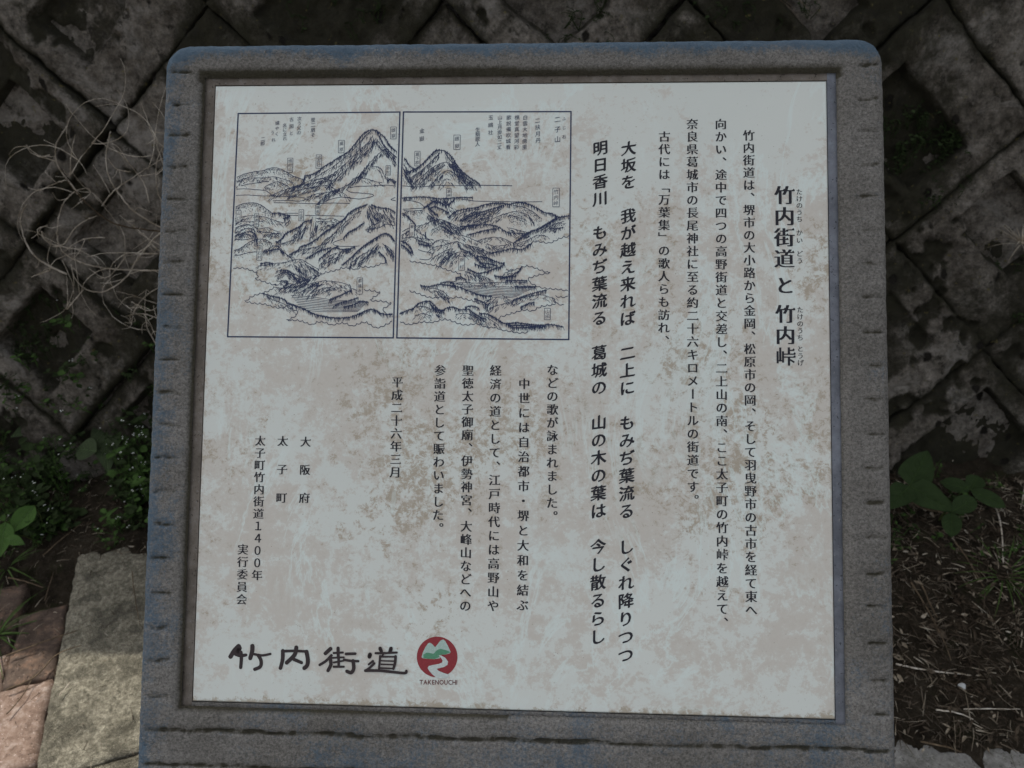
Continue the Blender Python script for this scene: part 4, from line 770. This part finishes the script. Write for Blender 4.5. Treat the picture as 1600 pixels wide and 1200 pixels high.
def put(mb,ch,cx,cy,em,style,r):
    """one character centred at cx, cy (mm, y down) on the panel"""
    if ch in ' 　': return
    cj=ord(ch)>0x4e00 and ord(ch)<0xff00
    off={'m':-.008,'M':-.008,'b':0.0,'r':0.0,'c':0.0}[style] if cj and ch not in '差済路峠' else 0.0
    V,F,ser=glyph(ch,off)
    if off:
        V1,F1,s1=glyph(ch,0.0)
        if garea(V,F)<.62*garea(V1,F1) or (V.min(0)<V1.min(0)-.004).any() or (V.max(0)>V1.max(0)+.004).any(): V,F,ser=V1,F1,s1
    if not len(V): return
    Q=V-np.array([.5,.38])
    if ch in '１４００0123456789': Q=(V-np.array([(V[:,0].min()+V[:,0].max())/2,.37]))*np.array([.95 if ch in '１４０' else 1.0,1.05])
    if ch in '、。': Q=V-np.array([.5,.38])+np.array([.60,.56])
    if ch=='ー': Q=np.stack([Q[:,1],-Q[:,0]],1)
    if ch in '「」': Q=np.stack([Q[:,1],-Q[:,0]],1)
    cp_=[0.]
    if style=='m': cp_=[-.036,-.012,.012,.036] if cj else [-.026,0.,.026]
    if style=='M': cp_=[-.042,-.014,.014,.042] if cj else [-.038,0.,.038]
    if style=='r': cp_=[-.015,.015]
    if style=='b':
        an=r.uniform(-.03,.03)+.03; Q=np.stack([Q[:,0]*.96+Q[:,1]*.03,Q[:,1]*.94+Q[:,0]*(.13)],1); c_,s_=math.cos(an),math.sin(an)
        Q=np.stack([Q[:,0]*c_-Q[:,1]*s_,Q[:,0]*s_+Q[:,1]*c_],1); cp_=[-.030,-.010,.010,.030]
    if style=='c': Q=np.stack([Q[:,0],Q[:,1]*1.0+Q[:,0]*.15],1)
    if style in 'mM' and cj and (ch in '差済路峠' or V is glyph(ch,0.0)[0]): cp_=[q*.5 for q in cp_]
    for n_i,dx in enumerate(cp_):
        z=PZ+.00012+.00004*n_i
        mb.add([((cx+(q[0]+dx)*em)/1000,-(cy-q[1]*em-(dx*em*.8 if style=='b' else 0))/1000,z) for q in Q],F)
    if style in 'mM' and ser:
        for sx,sy in ser:
            x=sx-.5+.034;y=sy-.38; z=PZ+.00024
            mb.add([((cx+p_[0]*em)/1000,-(cy-p_[1]*em)/1000,z) for p_ in ((x+.012,y-.01),(x-.04,y+.075),(x-.13,y-.01))],[(0,1,2)])
rt=random.Random(3)
PH=[]
for t,a_,b_,em,stl in COLS:
    n=max(1,len(t)-1); s0=0
    for i in range(len(t)+1):
        if i==len(t) or t[i]=='　':
            f=lambda k:[a_[0]+(b_[0]-a_[0])*k/n,a_[1]+(b_[1]-a_[1])*k/n]
            PH.append((t[s0:i],f(s0),f(i-1),em,stl)); s0=i+1
for t,a_,b_,em,stl in PH:
    mb=MB(); n=len(t)
    for i,ch in enumerate(t):
        k=i/max(1,n-1); put(mb,ch,a_[0]+(b_[0]-a_[0])*k,a_[1]+(b_[1]-a_[1])*k,em,stl,rt)
    mb.build({'m':'text_column','M':'title','b':'poem_phrase','r':'reading_guide'}[stl],M['ink'],board,False)
# captions in the pictures
def ribbon(mb,pts,w0,w1=None,z=0,caps=False):
    w1=w0 if w1 is None else w1; n=len(pts)
    if n<2: return
    P=np.array(pts,float); T=np.gradient(P,axis=0); L_=np.hypot(T[:,0],T[:,1])+1e-9; N=np.stack([-T[:,1]/L_,T[:,0]/L_],1)
    W_=np.linspace(w0,w1,n)[:,None]/2; A_=P+N*W_;B_=P-N*W_
    V=[(x/1000,-y/1000,PZ+.00012+z) for x,y in np.concatenate([A_,B_])]
    mb.add(V,[(i,i+1,n+i+1,n+i) for i in range(n-1)])
def inbox(x,y,side):
    B_=BOXL if side==0 else BOXR
    x0=max(B_[0][0],B_[3][0]);x1=min(B_[1][0],B_[2][0]); return x0+.4<x<x1-.4 and B_[0][1]<y<B_[2][1]
pics=[]
for side in (0,1):
    mb=MB(); B_=BOXL if side==0 else BOXR
    for q in range(4):
        p0,p1=B_[q],B_[(q+1)%4]; dx,dy=p1[0]-p0[0],p1[1]-p0[1]; l=math.hypot(dx,dy); e=.5/l
        ribbon(mb,[(p0[0]-dx*e,p0[1]-dy*e),(p1[0]+dx*e,p1[1]+dy*e)],1.35,z=.00003*q)
    pics.append(mb)
midx=(BOXL[1][0]+BOXR[0][0])/2
ri=random.Random(8)
def resample(pts,step):
    out=[];P=[Vector(p) for p in smoothline([(x,y,0) for x,y in pts],6)]
    acc=0;out=[P[0]]
    for a_,b_ in zip(P[:-1],P[1:]):
        l=(b_-a_).length
        while acc+l>=step:
            t=(step-acc)/max(l,1e-9); a_=a_.lerp(b_,t); out.append(a_.copy()); l=(b_-a_).length; acc=0
        acc+=l
    out.append(P[-1]); return [(p.x,p.y) for p in out]
def stroke(pts,w0,w1=None):
    cx=sum(p[0] for p in pts)/len(pts); side=0 if cx<midx else 1
    pts=[p for p in pts if inbox(p[0],p[1],side)]
    if len(pts)>1: ribbon(pics[side],pts,w0,w1,z=ri.uniform(0,.0001))
def wav(pts,a): return [(x+ri.uniform(-a,a),y+ri.uniform(-a,a)) for x,y in pts]
for kind,pts in INK:
    R_=resample(pts,1.2)
    if kind=='s':
        R_=resample(pts,5.2); L2=[]
        for p,q in zip(R_[:-1],R_[1:]):
            dx,dy=q[0]-p[0],q[1]-p[1]
            for t in np.linspace(0,1,6)[:-1]: 
                b_=-.28*4*t*(1-t)*(1 if dx>0 else -1); L2.append((p[0]+dx*t-dy*b_*-1,p[1]+dy*t+dx*b_*-1*(1)))
        L2.append(R_[-1])
        # a scalloped cloud edge: small arcs with little spurs at the joints
        stroke(L2,.68)
        for p in R_[1:-1]:
            if ri.random()<.6: stroke([p,(p[0]+ri.uniform(-1.6,-.4),p[1]+ri.uniform(-.6,.9))],.4,.2)
        continue
    stroke(wav(R_,.10 if kind in 'lw' else .22),{'l':.6,'w':.5,'d':.62,'t':.68,'T':.78,'h':.52,'H':.55}[kind])
    if kind in 'lw': continue
    n=len(R_)
    for i,(x,y) in enumerate(R_):
        a_=R_[max(i-1,0)];b_=R_[min(i+1,n-1)]; tx,ty=b_[0]-a_[0],b_[1]-a_[1]; l=math.hypot(tx,ty)+1e-9; tx/=l;ty/=l
        if kind=='d':
            for q in range(7):
                dx,dy=ri.uniform(-1.5,1.5),ri.expovariate(1/3.2)+.3; stroke([(x+dx,y+dy),(x+dx+.3,y+dy+ri.uniform(.5,1.1))],.42,.3)
        if kind in 'tT':
            for q in range(3):
                s_=ri.uniform(-.6,.6); h_=ri.uniform(.5,1.5)*(1.1 if kind=='T' else 1)
                stroke([(x+s_,y+.3),(x+s_+ri.uniform(-.3,.3),y-h_)],.60 if kind=='T' else .48,.28)
                if ri.random()<.6: 
                    L_=ri.uniform(1.5,4.5); sx=ri.uniform(-.2,.5)*(1 if ty>=0 else -1); stroke([(x+s_,y),(x+s_+sx*L_*.5,y+L_*.5),(x+s_+sx*L_,y+L_)],.5,.22)
        if kind in 'hH':
            for q in range(2 if kind=='h' else 3):
                if ri.random()<.85:
                    L_=ri.uniform(1.3,3.6)*(1.3 if kind=='H' else 1)
                    # hatch runs mostly with the slope, drifting downhill
                    sg=1 if ty>=0 else -1; dx=tx*sg*.75+ri.uniform(-.25,.25); dy=abs(ty)*.75+.55
                    ox,oy=ri.uniform(-2.4,2.4),ri.uniform(-.8,4.2)
                    stroke([(x+ox,y+oy),(x+ox+dx*L_*.5,y+oy+dy*L_*.5),(x+ox+dx*L_*.9,y+oy+dy*L_*1.05)],.46,.25)
for t,a_,b_,em,bx in CAPT:
    cx=(a_[0]+b_[0])/2; mb=pics[0 if cx<midx else 1]; n=len(t)
    if bx:
        h=em*.72; x0,x1=min(a_[0],b_[0])-em*.62,max(a_[0],b_[0])+em*.62; y0,y1=a_[1]-h,b_[1]+h
        mb.add([(x0/1000,-y0/1000,PZ+.00026),(x1/1000,-y0/1000,PZ+.00026),(x1/1000,-y1/1000,PZ+.00026),(x0/1000,-y1/1000,PZ+.00026)],[(0,3,2,1)],1)
        for p,q in (((x0,y0),(x1,y0)),((x1,y0),(x1,y1)),((x1,y1),(x0,y1)),((x0,y1),(x0,y0))): ribbon(mb,[p,q],.45,z=.0002)
    for i,ch in enumerate(t):
        k=i/max(1,n-1); z0=len(mb.V); put(mb,ch,a_[0]+(b_[0]-a_[0])*k,a_[1]+(b_[1]-a_[1])*k,em*.98,'c',rt)
        for q in range(z0,len(mb.V)): v=mb.V[q]; mb.V[q]=(v[0],v[1],v[2]+.00024)
pics[0].build('landscape_drawing',[M['blue_ink'],M['plate']],board,False)['label']='left half of the mountain drawing with the tall peak'
pics[1].build('landscape_drawing',[M['blue_ink'],M['plate']],board,False)['label']='right half of the mountain drawing with the lower peak'
# brush-written name and round emblem
mb=MB()
for z_i,s_ in enumerate(LOGO):
    w_=s_[0]*1.16; P=[(p.x,p.y) for p in smoothline([(x,y,0) for x,y in s_[1:]],6)]
    n=len(P); rr_=[w_*.5*(1+.10*math.sin(i*1.3+z_i)) for i in range(n)]
    ribbon(mb,P,w_*.98,w_*.92,z=.00002*z_i)
    for (x,y),r_ in ((P[0],w_*.50),(P[-1],w_*.46),(P[n//2],w_*.49)):
        V=[((x+r_*math.cos(a*math.pi/7)*(1+.08*math.sin(a*2+z_i)))/1000,-(y+r_*math.sin(a*math.pi/7))/1000,PZ+.00013+.00002*z_i) for a in range(14)]
        mb.add(V,[tuple(range(14))[::-1]])
mb.build('brush_lettering',M['logo'],board,False)
mb=MB()
from mathutils.geometry import tessellate_polygon
for q,P in enumerate(EMBLEM):
    V=[(x/1000,-y/1000,PZ+.00012+.00006*q) for x,y in P]; tr=tessellate_polygon([[Vector(v) for v in V]]); mb.add(V,[t_[:] for t_ in tr],q)
mb.build('emblem',[M['red'],M['mountain'],M['green'],M['pale']],board,False)
mb=MB(); s_="TAKENOUCHI"; ws=[]
for ch in s_: V,F,_=glyph(ch,.02); ws.append((V,F,V[:,0].min(),V[:,0].max()))
tot=sum(w_[3]-w_[2] for w_ in ws)+.10*(len(s_)-1); L_=TAKE[1][0]-TAKE[0][0]; k_=L_/tot; x=TAKE[0][0]
for i,(V,F,a_,b_) in enumerate(ws):
    y=TAKE[0][1]+(TAKE[1][1]-TAKE[0][1])*i/9; mb.add([((x+(v[0]-a_)*k_)/1000,-(y-v[1]*5.9)/1000,PZ+.0002) for v in V],F); x+=(b_-a_+.10)*k_
mb.build('emblem_name',M['red_ink'],board,False)
# ---------------------------------------------------------------- plants
def leafgeo(base,tip,wid,up=(0,0,1),shape='lance',droop=.12,fold=.18,n=7):
    b=Vector(base);t=Vector(tip); d=t-b; L_=d.length; upv=Vector(up); side=d.cross(upv).normalized(); nrm=side.cross(d).normalized()
    V=[];F=[]
    for i in range(n+1):
        k=i/n
        w_={'lance':math.sin(math.pi*min(1,k**.8))**.9,'heart':(math.sin(math.pi*k**.55))**.7,'oval':math.sin(math.pi*k)**.6}[shape]*wid/2
        w_=max(w_,wid*.02); c=b+d*k-nrm*(droop*L_*(k-.4)**2*1.5)
        lift=nrm*(fold*w_); V+=[c+side*w_+lift,c+side*w_*.5+lift*.35,c-nrm*.0008,c-side*w_*.5+lift*.35,c-side*w_+lift]
    for i in range(n):
        for q in range(4): F.append((i*5+q,i*5+q+1,(i+1)*5+q+1,(i+1)*5+q))
    return V,F
def pxm(p): return (Vector(p)-Vector(CAM)).length/1200
LAB={'A':('broad grey-green leaves hanging over the weeds left of the sign','plant'),'B':('fresh green leafy shoot at the left edge above the paving','plant'),
 'C':('three-lobed green leaf plant against the right side of the sign','plant'),'D':('small three-leaved plant just below the larger three-lobed one','plant'),'E':('thin-leaved dark seedling right of the three-lobed plants','plant')}
grp={}
for k_,b_,t_,wd,ti in LEAVES: grp.setdefault(k_,[]).append((b_,t_,wd,ti))
camv=Vector(CAM)
for k_,Ls in grp.items():
    cb=sum((Vector(q[0]) for q in Ls),Vector())/len(Ls); root=(cb.x,cb.y+.03,max(0.0,float(soilz(np.array(cb.x),np.array(cb.y+.03)))))
    e=empty('leafy_weed',root); tag(e,LAB[k_][0],LAB[k_][1]); R0=Vector(root)
    for b_,t_,wd,ti in Ls:
        bb_=Vector(b_);tt_=Vector(t_); up=(camv-bb_).normalized()+Vector((0,0,.5))
        V,F=leafgeo(bb_-R0,tt_-R0,wd*pxm(b_),up,'oval' if k_ in 'CDE' else ('lance' if wd<40 else 'heart'))
        if k_ in 'C': V,F=leafgeo(bb_-R0,tt_-R0,wd*pxm(b_),up,'heart',.05,.1)
        for v_i in range(len(V)): V[v_i]=V[v_i]+up.normalized()*(float(fbm(np.array(V[v_i].x*160),np.array(V[v_i].y*160),7,2))-.4)*.004
        lf=mesh('leaf',V,F,M['leaf%d'%ti],e,True)
        vm=MB(); nrow=len(V)//5; up1=up.normalized()*.0006; vm.tube([V[r*5+2]+up1 for r in range(nrow)],.0007,.0003,4)
        for r in range(1,nrow-2):
            for sd2 in (0,4): vm.tube([V[r*5+2]+up1,(V[(r+1)*5+(1 if sd2==0 else 3)])+up1*.8,V[min(r+2,nrow-1)*5+sd2]*.8+V[(r+1)*5+2]*.2+up1*.6],.0004,.0002,3)
        vm.build('veins',M['vein%d'%(1 if ti else 0)],lf)
    sm=MB()
    for b_,t_,wd,ti in Ls:
        q=Vector(b_)-R0; sm.tube(smoothline([(0,0,-.02),tuple(q*.5+Vector((rnd.uniform(-.01,.01),.01,.0))),tuple(q)],5),.0016,.0009)
    sm.build('stem',M['leaf2'],e)
def V3(x): return Vector(x)
# low weeds left: hundreds of small leaves, too many to count
def clump(mb,c,r,h,nst,lf,sz,rr,mi=0,fl=None):
    for s_ in range(nst):
        a=rr.uniform(0,6.283);d_=rr.random()**.5*r; bx,by=c[0]+math.cos(a)*d_*.5,c[1]+math.sin(a)*d_*.5
        H=h*rr.uniform(.5,1.1); tip=Vector((c[0]+math.cos(a)*d_,c[1]+math.sin(a)*d_,c[2]+H)); b0=Vector((bx,by,c[2]-.01))
        P=smoothline([b0,b0.lerp(tip,.5)+Vector((rr.uniform(-.02,.02),rr.uniform(-.02,.02),.01)),tip],3); mb.tube(P,.0011,.0006,3,mi)
        for q in range(lf):
            p=P[1+rr.randrange(len(P)-1)]; an=rr.uniform(0,6.283); L_=sz*rr.uniform(.5,1.25); dv=Vector((math.cos(an),math.sin(an),rr.uniform(-.2,.5)))*L_
            V,F=leafgeo(p,p+dv,L_*rr.uniform(.5,.8),(rr.uniform(-.4,.4),rr.uniform(-.6,.2),1),'oval',.1,.15,3); mb.add(V,F,mi+(1 if rr.random()<.35 else 0))
        if fl is not None and rr.random()<.22:
            for q in range(rr.randrange(1,4)):
                p=tip+Vector((rr.uniform(-.006,.006),rr.uniform(-.006,.006),.004)); r_=.0016
                fl.add([p+Vector((r_*math.cos(k*1.047),r_*math.sin(k*1.047),.0008*(k%2))) for k in range(6)],[tuple(range(6))])
rw=random.Random(21); gw=MB(); fl=MB()
def sz_(x,y): return float(soilz(np.array(float(x)),np.array(float(y))))
for i in range(330):
    x=rw.uniform(-1.75,-.62); y=rw.uniform(.70,.86)
    if float(fbm(np.array(x*6),np.array(y*6),5,2))<.36: continue
    if rw.random()<.35: y=rw.uniform(.66,.76)
    if y<.70 and rw.random()<.6: continue
    clump(gw,(x,y,sz_(x,y)),.05,rw.uniform(.03,.20)*(1 if y>.74 else .4),5,6,rw.choice((.008,.010,.014,.019,.027)),rw,0 if rw.random()<.45 else 1,fl)
for i in range(150):    # climbing the foot of the wall on the left
    X_=rw.uniform(-1.7,-.6); S_=abs(rw.gauss(0,.22))
    if S_<.55: p=wallP(X_,S_,.01); clump(gw,p,.05,rw.uniform(.02,.06),4,5,rw.choice((.010,.014,.02)),rw,1 if rw.random()<.5 else 0,fl)
for i in range(60):    # thinner along the foot of the wall on the right
    x=rw.uniform(.6,1.7); y=rw.uniform(.62,.86); clump(gw,(x,y,sz_(x,y)),.04,rw.uniform(.02,.06),3,4,rw.choice((.008,.012)),rw,0,None)
o=gw.build('weed_cover',[M['weed'],M['weed2'],M['weed2']]); tag(o,'mass of small-leaved weeds at the foot of the wall','weeds',kind='stuff')
o=fl.build('tiny_flowers',M['flower']); tag(o,'tiny white weed flowers scattered over the left weeds','flowers',kind='stuff')
# mosses and seedlings in the wall's joints
mm2=MB()
JT=[]
for q in range(46):
    i_=rw.randrange(-8,8);k_=rw.uniform(-8,8)
    u_,v_=(U0+i_*P_,V0+k_*P_) if rw.random()<.5 else (U0+k_*P_,V0+i_*P_)
    X_,S_=(u_+v_)/2**.5,(u_-v_)/2**.5
    if abs(X_)<1.7 and .1<S_<1.5: JT.append((X_,S_,rw.uniform(.03,.08),rw.randrange(6,16)))
for X_,S_,r_,n_st in JT+list(((.845,.90,.10,34),(-.62,.50,.10,14),(.09,1.17,.12,16),(.42,1.18,.16,22),(-1.2,.55,.10,14),(-1.28,.42,.10,16),(-1.0,.36,.1,14),(-.45,1.19,.12,14),(1.12,.62,.05,10),(.2,1.2,.2,14))):
    for q in range(n_st):
        a=rw.uniform(0,6.283);d_=rw.random()**.5*r_; p=Vector(wallP(X_+math.cos(a)*d_,S_+math.sin(a)*d_*.7,-.02)); clump(mm2,(p.x,p.y,p.z),.018,.03,3,4,.009,rw,1)
o=mm2.build('joint_moss',[M['weed'],M['weed2'],M['weed2']]); tag(o,'dark moss and seedlings growing in the wall joints','moss',kind='stuff')
# dry curling vine stems
def wig(P,a,r_): return [p+Vector((r_.uniform(-a,a),r_.uniform(-a,a),r_.uniform(-a,a))) for p in P]
vn=empty('dead_vine',VINES[5][0]); tag(vn,'tangle of bare pale curling vine stems against the wall left of the sign','vine'); V0_=Vector(VINES[5][0])
for q,pts in enumerate(VINES):
    mb=MB(); P=[p-V0_ for p in smoothline(pts,7)]; P=wig(P,.0007,rw); th=.0018 if q in (0,5,6,7,9,10,11) else .0011
    mb.tube(P,th*.5,th*1.15,6)
    for kk in range(3,len(P)-2,rw.randrange(5,9)): mb.tube([P[kk]-(P[kk+1]-P[kk])*.12,P[kk]+(P[kk+1]-P[kk])*.12],th*1.35,th*1.3,6); mb.build('stem',M['twig'] if q==5 else M['vine'],vn)
mb=MB()
for q in range(24):
    v=rw.choice(VINES); p=Vector(rw.choice(v))-V0_; a=rw.uniform(0,6.28); L_=rw.uniform(.08,.26); cu_=rw.uniform(-3,3); P=[p]
    for k in range(12):
        a+=cu_/12+rw.uniform(-.15,.15); p=p+Vector((math.cos(a),rw.uniform(-.25,.2),math.sin(a)*.9))*L_/12; P.append(p)
    P=[Vector((x.x,min(x.y,YW-V0_.y+.02+.2*(x.z+V0_.z)*.9-.02),x.z)) for x in P]
    mb.tube(P,.0007,.0003,4)
for q in range(75):
    v=rw.choice(VINES); k=rw.randrange(len(v)-1); p=Vector(v[k]).lerp(Vector(v[k+1]),rw.random())-V0_
    d_=Vector((rw.uniform(-1,1),rw.uniform(-.5,.3),rw.uniform(-1,.6))).normalized()*rw.uniform(.015,.07); mid=p+d_*.5+Vector((rw.uniform(-.012,.012),0,rw.uniform(-.012,.012)))
    mb.tube(smoothline([p,mid,p+d_],4),.0006,.0003,4)
mb.build('tendrils',M['vine'],vn)['kind']='stuff'
# loose twigs seen on the ground
GT="loose twigs on the ground"
for q,pts in enumerate(TWIGS):
    P=[Vector((p[0],p[1],max(p[2]*.2,sz_(p[0],p[1]) if p[1]>float(edgeY(p[0])) else .006)+.006)) for p in pts]; c0=P[0].copy()
    mb=MB(); th=rw.uniform(.0010,.0022) if q not in (8,9,10,19) else .0028; mb.tube([p-c0 for p in wig(smoothline(P,5),.0006,rw)],th,th*.5,6)
    o=mb.build('twig',M['vine'] if q in (7,10,11,12,14,15,19) else M['twig']); o.location=c0
    side='left of the sign on the paving' if c0.x<0 else 'right of the sign on the soil'
    tag(o,TWL[q],'twig',GT)
# pebble
bm=bmesh.new(); bmesh.ops.create_icosphere(bm,subdivisions=3,radius=1)
for v in bm.verts:
    n_=.12*math.sin(v.co.x*3+1)+.1*math.sin(v.co.y*4); v.co=Vector((v.co.x*.0085,v.co.y*.0062,v.co.z*.005))*(1+n_)
m_=bpy.data.meshes.new('pebble'); bm.to_mesh(m_); bm.free(); m_.materials.append(M['pebble']); m_.polygons.foreach_set('use_smooth',[True]*len(m_.polygons))
o=bpy.data.objects.new('pebble',m_); col.objects.link(o); o.location=(.875,.331,sz_(.875,.331)+.005); tag(o,'single whitish pebble lying in the leaf litter at lower right','pebble')
# grass tufts
def tuft(loc,n,L0,label,mat,spread=1.0,w=.0035,name='grass_tuft'):
    e=empty(name,loc); tag(e,label,'grass')
    for i in range(n):
        a=rw.uniform(0,6.283); L_=L0*rw.uniform(.55,1.15); el=rw.uniform(.15,1.0); d_=Vector((math.cos(a)*spread,math.sin(a)*spread,el)).normalized()
        P=[]; 
        for k in range(9):
            t_=k/8; P.append(Vector((0,0,-.01))+d_*L_*t_+Vector((0,0,-.42*L_*t_*t_*(1.2-el*.5))))
        V=[];F=[]; sd_=d_.cross(Vector((0,0,1))).normalized()
        for k,p in enumerate(P):
            w_=w*(1-(k/8)**1.6)*.5+.0002; V+=[p+sd_*w_+Vector((0,0,w_*.5)),p,p-sd_*w_+Vector((0,0,w_*.5))]
        for k in range(8): F+=[(k*3,k*3+1,k*3+4,k*3+3),(k*3+1,k*3+2,k*3+5,k*3+4)]
        mesh('blade',V,F,mat,e,True)
tuft((1.06,.585,sz_(1.06,.585)),46,.17,'green grass tuft spreading over the litter at the right edge',M['grass'])
tuft((-1.20,.42,.005),34,.15,'grass tuft overhanging the pink pavers at the left edge',M['grass'])
tuft((-1.30,.62,sz_(-1.3,.62)),26,.12,'short grass tuft behind the left paving, beside the fresh shoot',M['grass'])
p=wallP(1.10,.70,.0); tuft(p,30,.12,'dry straw-coloured tuft growing from a wall joint at right',M['straw'],1,.0018,'dry_tuft')
p=wallP(-.58,.52,.0); tuft(p,26,.11,'dry thin grass tuft on the wall close to the left frame edge',M['straw'],1,.0014,'dry_tuft')
p=wallP(.45,1.22,.0); tuft(p,20,.2,'dark dry tuft on the wall above the top edge of the sign',M['twig'],1,.002,'dry_tuft')
# leaf litter, straw and crumbs on the soil
def litter(n,xr,yr,mats,seed,sizes,name,label):
    r_=random.Random(seed); mb=MB()
    for i in range(n):
        x=r_.uniform(*xr); y=r_.uniform(*yr)
        if y<float(edgeY(x))-.01 and r_.random()<.93: continue
        z=max(sz_(x,y),.004)+r_.uniform(0,.010); a=r_.uniform(0,6.283); L_=r_.uniform(*sizes)*(1 if r_.random()<.9 else 1.8)
        d_=Vector((math.cos(a),math.sin(a),r_.uniform(-.25,.35)))*L_; c=Vector((x,y,z)); k=r_.random()
        if k<.62:
            mid=c+d_*.5+Vector((r_.uniform(-1,1),r_.uniform(-1,1),r_.uniform(0,1)))*L_*.10; mb.tube([c,mid,c+d_],r_.choice((.0004,.0007,.0012,.0016)),.0004,4,0 if r_.random()<.22 else 1)
        else:
            V,F=leafgeo(c,c+d_*.55,L_*r_.uniform(.08,.24),(r_.uniform(-1,1),r_.uniform(-1,1),1),'lance',r_.uniform(-.5,.6),.35,3); mb.add(V,F,1 if r_.random()<.8 else 0)
    o=mb.build(name,mats); tag(o,label,'leaf litter',kind='stuff')
litter(11000,(.45,1.7),(.20,.86),[M['straw'],M['dead']],5,(.007,.040),'leaf_litter','dry leaf litter and straw covering the soil right of the sign')
litter(2200,(-1.9,-.6),(.56,.86),[M['straw'],M['dead']],6,(.006,.028),'leaf_litter','dry crumbs and straw on the dark soil left of the sign')
r_=random.Random(9); mb=MB()
for i in range(420):
    x=r_.uniform(-1.5,-.75);y=r_.uniform(.1,.66); 
    q=Vector((x,y))-O; cc=q.dot(D2)
    if cc>-.01 and r_.random()<.85: continue
    if cc<-.02 and y<.33 and r_.random()<.8: continue
    a=r_.uniform(0,6.283);L_=r_.uniform(.006,.03);c=Vector((x,y,.010)); d_=Vector((math.cos(a),math.sin(a),.05))*L_; mb.tube([c,c+d_*.5+Vector((0,0,.002)),c+d_],.0009,.0004,4,0 if r_.random()<.3 else 1)
o=mb.build('paving_debris',[M['straw'],M['dead']]); tag(o,'dry bits of stem scattered on the pavers at lower left','debris',kind='stuff')
# ---------------------------------------------------------------- unseen tree added on the bank so that its crown shades the sign
tr=empty('leafy_tree',(.9,3.3,2.8)); tag(tr,'unseen leafy tree added on the bank above the wall to shade the sign','tree'); T1=Vector((.9,3.3,2.8))
mb=MB(); mb.tube(smoothline([(0,0,-.4),(.05,-.05,1.2),(-.15,-.3,2.6),(-.6,-.8,3.6)],6),.20,.10,10)
for q in range(16):
    a=rnd.uniform(0,6.28); e_=Vector((-1.5+math.cos(a)*1.3,-1.2+math.sin(a)*1.0,2.3+rnd.uniform(-.4,1.4))); mb.tube(smoothline([(-.1,-.2,2.0),tuple((Vector((-.1,-.2,2.0))+e_)*.5+Vector((0,0,.25))),tuple(e_)],4),.05,.012,6)
mb.build('trunk',M['bark'],tr)
cr=MB(); rc=random.Random(77)
CR=[((-1.15,2.25,4.7),(1.25,1.15,.75)),((.3,2.6,4.9),(1.6,1.3,.8))]  # crown masses placed to block sun from the sign, leaving lower-left paving sunlit
for cen,rad in CR:
    for q in range(5200):
        while True:
            p=Vector((rc.uniform(-1,1),rc.uniform(-1,1),rc.uniform(-1,1)))
            if p.length<1: break
        c=Vector((cen[0]+p.x*rad[0],cen[1]+p.y*rad[1],cen[2]+p.z*rad[2]))-T1; s_=rc.uniform(.05,.085); a=rc.uniform(0,6.283)
        u_=Vector((math.cos(a),math.sin(a),rc.uniform(-.5,.5)))*s_; v_=Vector((-math.sin(a),math.cos(a),rc.uniform(-.5,.5)))*s_*.6
        cr.add([c-u_,c-v_,c+u_,c+v_],[(0,1,2,3)])
cr.build('crown',M['leaf0'],tr,False)
